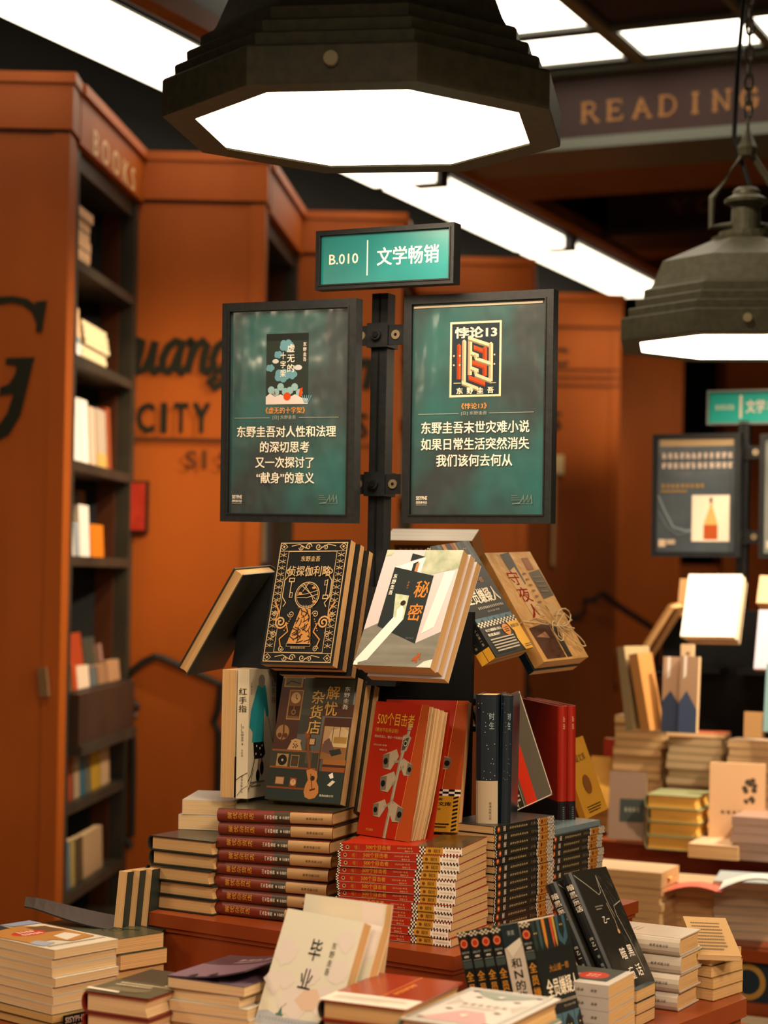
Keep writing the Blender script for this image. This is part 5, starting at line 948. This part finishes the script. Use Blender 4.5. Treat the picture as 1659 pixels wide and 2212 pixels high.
def shelf_pile(case, z, px0, px1, ytop, n, col, label, group, spine=None, inset=.04, seed=1, page=PAGEW):
    a = face_D(case, px0, z, inset); b = face_D(case, px1, z, inset); w = (b-a).length; zt = at((px0+px1)/2, ytop, (a.y+b.y)/2).z; t = (zt-z)/n-.001
    psi = math.degrees(math.atan2(b.y-a.y, b.x-a.x)); k = plain(.14, t, w, col, spine, page); r = random.Random(seed)
    for i in range(n):
        c = (a+b)/2+Vector((-.07+r.uniform(-.006, .006), r.uniform(-.01, .01), 0))
        put(k, layM(k, (c.x, c.y), z+.001+i*(t+.001), -psi, 'f'), label % ('bottom' if i == 0 else ORD[n-1-i]), 'shelf_book', group)
Z1, Z2, Z3, Z4, Z5, Z6, Z7 = .94, .655, .337, .05, -.36, -.70, -.97
shelf_pile(0, Z1, 146, 196, 448, 6, '8f8c94', 'silvery wrapped book lying on the top bookcase shelf, %s in its pile', 'wrapped books on the top bookcase shelf', 'c8a07c', seed=3)
shelf_book(0, Z1, 128, 146, 402, '6a6a5a', 'olive book standing left of the silvery pile on the top shelf', t=.05)
shelf_book(0, Z2, 122, 140, 608, '8a5a3a', 'brown book half hidden by the pillar on the second shelf', t=.05, inset=.12)
def art_pic(a): a.poly([(.0, .45), (.5, .5), (1, .62), (1, .9), (.4, .75), (0, .7)], M('7a9098', .5)); a.poly([(.1, .8), (.5, .75), (.6, .95), (.2, 1)], M('c0622a', .5)); a.poly([(.55, .7), (1, .72), (.95, 1), (.6, .98)], M('e8e0dc', .5))
shelf_book(0, Z2, 130, 178, 653, 'e0b890', 'peach picture book facing out on the second shelf', inset=.03, art=art_pic)
shelf_pile(0, Z2, 180, 232, 706, 7, 'b08a68', 'tan cream spined book lying on the second shelf, %s in its pile', 'tan books piled on the second bookcase shelf', 'e8d8b0', seed=4)
for px0, px1, yt, c, lb in ((119, 140, 846, 'ecdcd0', 'pale pink book at the left of the third shelf'), (141, 156, 852, 'd0602a', 'orange book between pale ones on the third shelf'), (157, 175, 858, 'f4f0ea', 'left of two bright white books on the third shelf'), (176, 193, 864, 'f2eee8', 'right of two bright white books on the third shelf'),
    (195, 209, 880, 'd8b8a4', 'slim beige book right of the white ones on the third shelf'), (211, 232, 886, 'b8a898', 'greyish book with a yellow foot on the third shelf'), (233, 242, 882, '9a4a2a', 'rust coloured book at the right end of the third shelf')):
    shelf_book(0, Z3, px0, px1, yt, c, lb, lean=3, art=(lambda a: a.rect(0, .72, 1, 1, M('c8a860', .5))) if c == 'b8a898' else None)
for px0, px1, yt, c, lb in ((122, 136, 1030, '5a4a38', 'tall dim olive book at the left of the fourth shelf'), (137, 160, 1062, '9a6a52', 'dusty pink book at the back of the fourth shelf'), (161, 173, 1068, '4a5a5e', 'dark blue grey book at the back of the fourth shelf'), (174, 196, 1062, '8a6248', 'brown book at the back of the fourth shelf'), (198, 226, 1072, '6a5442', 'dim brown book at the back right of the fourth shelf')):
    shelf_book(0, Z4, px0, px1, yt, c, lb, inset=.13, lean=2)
for px0, px1, yt, c, lb in ((126, 139, 1142, 'f0e6dc', 'low white book at the front left of the fourth shelf'), (140, 161, 1078, 'f4ece2', 'tall white book at the front of the fourth shelf'), (163, 172, 1128, '9aa8b0', 'slim blue white book at the front of the fourth shelf'), (173, 195, 1092, 'f2eae2', 'white book left of the orange one on the fourth shelf'), (197, 225, 1134, 'd87a1c', 'short orange book at the front right of the fourth shelf')):
    shelf_book(0, Z4, px0, px1, yt, c, lb, inset=.035, lean=3)
zr5 = Z5+.17
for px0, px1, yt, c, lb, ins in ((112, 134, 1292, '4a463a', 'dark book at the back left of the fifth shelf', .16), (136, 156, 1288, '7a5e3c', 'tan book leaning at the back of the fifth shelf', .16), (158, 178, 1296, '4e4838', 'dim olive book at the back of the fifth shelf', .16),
    (106, 140, 1366, '6e6250', 'grey picture book in the middle row of the fifth shelf', .09), (141, 186, 1368, 'a8401e', 'red picture book in the middle row of the fifth shelf', .09), (188, 214, 1376, '44443a', 'dark green book in the middle row of the fifth shelf', .09), (222, 258, 1388, 'a0786a', 'pinkish book at the right of the middle row of the fifth shelf', .07)):
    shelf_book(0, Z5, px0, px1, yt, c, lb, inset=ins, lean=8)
for px0, px1, yt, c, lb in ((104, 134, 1440, '7a5c40', 'brown book at the front left of the fifth shelf'), (135, 158, 1440, '6e4a34', 'dark brown book at the front of the fifth shelf'), (160, 168, 1436, 'c04a1a', 'thin orange red book at the front of the fifth shelf'), (169, 195, 1438, 'e2c8b0', 'cream book at the front of the fifth shelf'), (197, 211, 1440, '5e6468', 'blue grey book at the front of the fifth shelf'), (213, 232, 1436, '9a7252', 'light brown book at the front right of the fifth shelf'), (234, 262, 1426, 'b08460', 'tan book at the far right front of the fifth shelf')):
    shelf_book(0, Z5, px0, px1, yt, c, lb, inset=.02, lean=6)
for px0, px1, yt, c, lb in ((100, 121, 1636, '8e7a60', 'beige book at the left of the sixth shelf'), (122, 138, 1630, 'c4a88c', 'cream book on the sixth shelf'), (140, 146, 1628, '3a2c20', 'thin black brown book on the sixth shelf'), (147, 158, 1626, '8a3c22', 'red brown book on the sixth shelf'), (160, 173, 1622, '9a8468', 'sand coloured book on the sixth shelf'), (174, 183, 1620, '2a5e70', 'slim blue book on the sixth shelf'), (184, 196, 1616, '5a5a50', 'grey book on the sixth shelf'), (197, 217, 1610, 'a8842a', 'mustard yellow book on the sixth shelf'), (218, 237, 1606, 'b4926e', 'light tan book at the right of the sixth shelf')):
    shelf_book(0, Z6, px0, px1, yt, c, lb, inset=.03, lean=2)
for px0, px1, yt, c, lb in ((106, 126, 1828, 'b0601c', 'orange book at the left of the lowest visible shelf'), (127, 146, 1822, '5a4c50', 'grey purple book on the lowest visible shelf'), (147, 152, 1818, '5a7888', 'thin blue book on the lowest visible shelf'), (153, 163, 1814, '9a8650', 'olive yellow book on the lowest visible shelf'), (164, 178, 1810, '4a3c2c', 'dark brown book on the lowest visible shelf'), (180, 222, 1794, 'a88a68', 'wide tan book on the lowest visible shelf')):
    shelf_book(0, Z7, px0, px1, yt, c, lb, inset=.03, lean=2)
for px0, px1, yt, c, lb in ((556, 566, 1128, 'a06048', 'reddish book under the left poster in the second bookcase'), (567, 574, 1120, 'b09878', 'beige book under the left poster in the second bookcase'), (575, 584, 1124, '3a5060', 'blue book under the left poster in the second bookcase'), (585, 600, 1120, '403a30', 'dark book under the left poster in the second bookcase')):
    shelf_book(1, Z4, px0, px1, yt, c, lb, inset=.05, lean=1)
for z, yt, px0, px1, c, lb in ((Z3+.1, 760, 858, 868, 'c89a70', 'tan book in the narrow gap left of the right poster'), (Z3, 905, 858, 868, 'c0a080', 'small cream book in the narrow gap left of the right poster'), (Z4, 1000, 860, 870, '4a5a5a', 'dark book in the narrow gap left of the right poster')):
    shelf_book(2, z, px0, px1, yt, c, lb, inset=.02, lean=1)

# ------------------------------------------------------------------ second display, right, out of focus
K2 = 1.065; SD = 5.0*K2; sp = at(1606, 1100, SD)
pole_set(sp.x, sp.y, -.679, at(1610, 910, SD).z, (at(1611, 978, SD).z, at(1605, 1160, SD).z), 'second black pole behind at right with two shiny clamps', 24.8, .052, .015)
def art_b(a):
    a.rect(.08, .045, .92, .10, M('a8906c', .4)); t = M('d8c4b4', .45)  # beige strip along the top is a reflection painted in
    a.marks(.10, .15, .92, .21, 12, 1, t); a.marks(.10, .23, .92, .29, 12, 1, t, 2); a.marks(.10, .405, .60, .445, 9, 1, M('a8823c', .45), 3); a.rect(.10, .46, .40, .475, M('8a6c34', .45))
    a.rect(.46, .50, .885, .875, M('d8c8b4', .5)); a.poly([(.60, .86), (.60, .72), (.66, .60), (.665, .52), (.69, .52), (.695, .60), (.75, .72), (.75, .86)], M('c49a5a', .5)); a.rect(.595, .74, .755, .86, M('a0481c', .5)); a.rect(.66, .52, .69, .56, INKB)
    a.line([(.07, .50), (.15, .63), (.25, .76), (.40, .79), (.46, .78)], .025, M('6a747c', .4)); a.line([(.07, .63), (.18, .76), (.30, .82), (.45, .80)], .015, M('5a646c', .4)); a.rect(.08, .86, .16, .92, M('c0a890', .5)); a.rect(.17, .86, .27, .90, M('a89480', .5))
SLATE = noisy('slate_print', '343b42', '414a52', 6, .3, bump=.2, spec=.5, coat=.5)
frame_board('poster_board', frameM(at(1406, 1202, 5.02*K2), -25, 0, .3), .251, .344, .026, .0135, SLATE, art_b, 'blurred dark poster board with a bottle picture, left of the second pole', 'poster')
frame_board('poster_board', frameM(at(1638, 1206, 4.92*K2), -25, 0, .3), .251, .344, .026, .0135, noisy('grey_print', '6a6e68', '7c7f76', 6, .3), lambda a: a.rect(.08, .86, .2, .92, M('b8b0a0', .5)), 'blurred grey poster board cut off by the right edge', 'poster')
def art_b_sign(a): a.marks(.09, .40, .31, .60, 5, 1, PW); a.rect(.365, .15, .395, .82, PW); a.text('文学', .44, .30, .65, .66, PW, .03); a.marks(.67, .30, .88, .66, 2, 1, PW)
frame_board('shelf_sign', frameM(at(1526, 918, 5.03*K2), -25, 0, 0), .2525, .0975, .028, .006, M('24b8ac', .4, .3), art_b_sign, 'bright turquoise sign on the second pole at right', 'sign', M('8a9490', .35, .5))
rk2 = thing('book_stand', Matrix.Translation((sp.x-.03, sp.y-.09, -.68)) @ Matrix.Rotation(-math.radians(25), 4, 'Z'), 'second black book stand, out of focus at right', 'book stand')
mb = MB(); mb.box((-.21, 0, .001), (.21, .20, .61), BLACKD); link('column', mb.mesh('stand_column_far'), rk2)
b = MB(); b.box((-.19, -.10, .44), (-.02, .0, .455), BLACKD); b.box((.03, -.10, .44), (.19, .0, .455), BLACKD); b.box((-.25, .02, .42), (-.20, .18, .43), BLACKD); link('ledge', b.mesh('ledge_far'), rk2)
def sb(px, py, D, psi, lam, w, t, h, col, label, spine=None, art=None, rho=0, page=PAGEW, hard=False): return put(plain(w*K2, t*K2, h*K2, col, spine, page, hard, art, key=(px, py)), frameM(at(px, py, D*K2), psi, lam, rho), label, 'display_book')
mW1 = frameM(at(1470, 1374, 4.72*K2), -25, 26, 1)
put(plain(.145, .013, .183, 'f6f2ee'), mW1, 'brightly lit white covered book on the second stand', 'display_book')
put(plain(.143, .013, .181, 'e2d2bc'), mW1 @ Matrix.Translation((.006, .0135, 0)), 'pale copy directly behind the bright white book on the second stand', 'display_book')
put(plain(.14, .013, .179, '4a565c'), mW1 @ Matrix.Translation((.012, .027, -.004)), 'dark edged copy behind the white books on the second stand', 'display_book')
sb(1462, 1330, 4.95, -25, 14, .11, .02, .10, 'b48a5c', 'tan book rising behind the white book on the second stand')
mE2 = frameM((0, 0, 0), -110, 32, -3); mE2.translation = at(1366, 1428, 4.86*K2)-mE2.to_3x3() @ Vector((.15, 0, 0))
put(plain(.15, .02, .185, 'a87a48', page=PAGE, hard=True), mE2, 'tan book on the left slope of the second stand, seen edge on', 'display_book')
def art_bl(a): a.poly([(0, .6), (.4, .45), (1, .7), (1, 1), (0, 1)], M('3e4a66', .5)); a.poly([(.2, .0), (.35, 0), (.35, .25), (.2, .3)], M('f0e4d8', .5))
sb(1427, 1580, 4.60, -25, 4, .052, .02, .182, 'b89478', 'blue footed tan book standing low on the second stand', art=art_bl)
sb(1464, 1582, 4.57, -25, 4, .045, .02, .184, 'a8866a', 'second blue footed tan book on the second stand', art=art_bl)
sb(1470, 1440, 4.70, -25, 0, .03, .02, .055, 'd8b894', 'small cream box above the blue footed books', art=lambda a: a.disc(.6, .4, .15, M('6a4a30', .5), 8))
sb(1368, 1576, 4.62, 40, 10, .09, .025, .205, '9a8664', 'grey green book leaning at the left of the second stand')
sb(1404, 1578, 4.59, 52, 12, .07, .025, .19, 'b07c44', 'tan book beside the leaning grey green one on the second stand')
sb(1634, 1302, 4.75, -25, 24, .11, .04, .075, 'd8b48c', 'white topped tan book at the right edge of the second stand')
sb(1628, 1444, 4.66, -25, 16, .12, .02, .15, 'c8c4d8', 'lilac white book cut off by the right edge, second stand')
sb(1648, 1580, 4.60, -25, 8, .12, .02, .165, '7aa0a4', 'pale turquoise book low at the right edge')
sb(1606, 1592, 4.62, -25, 3, .045, .03, .062, 'b08858', 'small tan book standing near the second pole')
def pile(px, py, z, yaw, face, w, t, h, n, col, label, group, spine=None, page=PAGE, seed=1, top=None, jit=.004, hard=False):
    k = plain(w, t, h, col, spine, page, hard); nn = on(px, py, z)
    zz, c, o = stack(k, nn[:2], z+.001, yaw, face, n, label, 'display_book', group, seed=seed, jit=jit); return zz, c, o
ZP = -.68
def pile2(px, D, yaw, face, w, t, h, n, col, label, group, page=PAGE, seed=1):
    k = plain(w, t, h, col, None, page); nn = at(px, 1850, D); global Z2C, Z2Z
    zz, c, o = stack(k, nn[:2], ZP+.001, yaw, face, n, label, 'display_book', group, seed=seed, jit=.004)
    if seed == 32: Z2C, Z2Z = c, zz
GS = 'book piles on the second display'
pile2(1424, 5.12, 26, 'b', .10, .0208, .135, 15, 'a89070', 'tan edged book in the rear left pile of the second display, %s', 'tall back left pile of the second display', seed=31)
pile2(1552, 5.00, 26, 'b', .10, .0205, .145, 13, '8a8468', 'grey green edged book in the middle pile of the second display, %s', 'middle back pile of the second display', page=page_mat('dim_paper', 'b89c78'), seed=32)
pile2(1690, 4.93, 26, 'b', .10, .0205, .15, 13, 'b89c80', 'pinkish edged book in the back right pile of the second display, %s', 'back right pile of the second display', page=PAGEW, seed=33)
k = plain(.10, .012, .15, 'c86a4a'); put(k, layM(k, (Z2C.x, Z2C.y), Z2Z+.001, 20, 'b'), 'red and white covered book lying on the middle back pile', 'display_book')
YPG = page_mat('amber_paper', 'e0ac50')
pile(1506, 1842, ZP, 22, 'l', .135, .0345, .16, 4, '8a8c64', 'amber edged book with grey boards, %s in the pile of four', 'amber edged books on the second display', page=YPG, seed=34, hard=True)
nn = on(1620, 1856, ZP); k = plain(.16, .034, .125, 'c8a888', page=PAGE); put(k, layM(k, (nn.x-.065, nn.y+.06), ZP+.001, 22, 'b'), 'white topped book lying under the standing cream book at right', 'display_book')
sb(1530, 1816, 4.56, -12, 3, .132, .03, .188, 'd0a67e', 'cream book with a dark flower print standing at right', art=lambda a: ([a.disc(.72+.09*math.cos(q*2.4), .28+.07*math.sin(q*1.7), .05, M('4a3c2c', .5), 8) for q in range(9)], [a.disc(.72+.07*math.cos(q*2.4), .46+.03*math.sin(q*1.7), .035, M('4a3c2c', .5), 8) for q in range(6)], a.marks(.2, .60, .62, .655, 4, 1, M('5a4a38', .5))))
sb(1312, 1812, 4.60, -12, 12, .09, .03, .165, '7a6250', 'grey brown book with a dark square label standing at left of the second display', art=lambda a: (a.rect(.3, .40, .95, .74, M('2e3430', .5)), a.marks(.42, .52, .85, .60, 4, 1, M('8a8470', .5))))
pile(1338, 1800, ZP, 24, 'b', .11, .022, .10, 4, 'c89a58', 'yellowish book at the left end of the second display, %s', 'yellowish books at the left end of the second display', page=page_mat('yellow_paper', 'd8a860'), seed=35)
sb(1262, 1742, 4.88, -25, 20, .09, .04, .135, 'c08c3c', 'amber book leaning over the left end pile of the second display', page=PAGEW)
sb(1303, 1660, 5.02, -25, 0, .03, .02, .08, 'a03018', 'small red book at the far left of the second display')
pile(1720, 1868, ZP, 22, 'l', .16, .021, .16, 5, '9a7c6c', 'mauve edged book at the far right of the second display, %s', 'mauve edged books at the far right', page=page_mat('mauve_paper', 'a88a7a'), seed=36)
ZT = -.84
pile(1424, 2040, ZT, 24, 'b', .15, .0178, .19, 9, 'c0a080', 'pale edged book in the low left pile of the second table, %s', 'low left pile of the second table', seed=41)
pile(1552, 2026, ZT, 20, 'b', .15, .0172, .145, 7, 'b09474', 'pale edged book in the low middle pile of the second table, %s', 'low middle pile of the second table', seed=42)
pile(1735, 2040, ZT, 15, 'b', .17, .019, .21, 7, '9aa0a0', 'pale edged book in the low right pile of the second table, %s', 'low right pile of the second table', page=page_mat('striped_paper', 'bda488'), seed=43)
def lifted(px, py, D, w, d, col, label, lift=.03, yaw=15):
    mb = MB(); vs = []; fs = []
    for i in range(9):
        t = i/8
        for j in (0, 1): vs.append((w*t, d*j, lift*(math.sin(t*3.0)*.6+.2*t)*(1-.3*j)))
    for i in range(8): fs.append((2*i, 2*i+1, 2*i+3, 2*i+2))
    vs += [(x, y, z-.003) for x, y, z in vs]; fs += [tuple(v+18 for v in f[::-1]) for f in fs]
    mb.add(vs, fs, M(col, .45)); return tag(link('magazine', mb.mesh('magazine'), None, Matrix.Translation(at(px, py, D)) @ Matrix.Rotation(-math.radians(yaw), 4, 'Z')), label, 'magazine')
lifted(1428, 1930, 4.45, .14, .12, 'd06a5a', 'curled pink red booklet on the low middle pile')
lifted(1552, 1922, 4.38, .17, .14, 'd8d8d4', 'curled white booklet on the low right pile', .045)
lifted(1330, 1896, 4.50, .13, .12, 'd8b060', 'yellow booklet on the low left pile', .02)
# fascia and low bench in front of the second table
a0, a1 = Vector((.80, 4.45, 0)), Vector((1.9, 4.0, 0)); w = (a1-a0).length; psi = math.degrees(math.atan2(a1.y-a0.y, a1.x-a0.x))
fm = frameM((.80, 4.45, -1.0), psi) ; mb = MB(); mb.box((.0, -.012, .035), (w, -.002, .13), M('1c2c38', .45)); mb.box((0, -.03, .0), (w, -.002, .035), WOODD); mb.box((0, -.03, .13), (w, -.002, .157), WOODD)
a = Art(mb, w, .16, lambda x, z, l: (x, -.0125-l, z)); hit = on(1624, 2096, -.918); xx = (hit-a0).length/w
a.ring(.062, .50, .030, .011, M('a8803c', .45))
tag(link('table_fascia', mb.mesh('table_fascia'), None, fm), 'dark blue fascia strip with a gold letter O below the second table', 'sign board')
mb = MB(); mb.prism([(.66, 4.20), (1.4, 3.7), (1.7, 4.0), (.84, 4.38)], FLOOR+.001, -.99, M('a89478', .5)); tag(link('low_bench', mb.mesh('low_bench')), 'pale low bench at the bottom right corner', 'bench')
mb = MB(); mb.prism([(.72, 4.10), (1.1, 3.82), (1.2, 3.92), (.80, 4.20)], -.989, -.965, M('b8541c', .5)); tag(link('orange_folder', mb.mesh('orange_folder')), 'orange edged folder on the low bench at bottom right', 'folder')
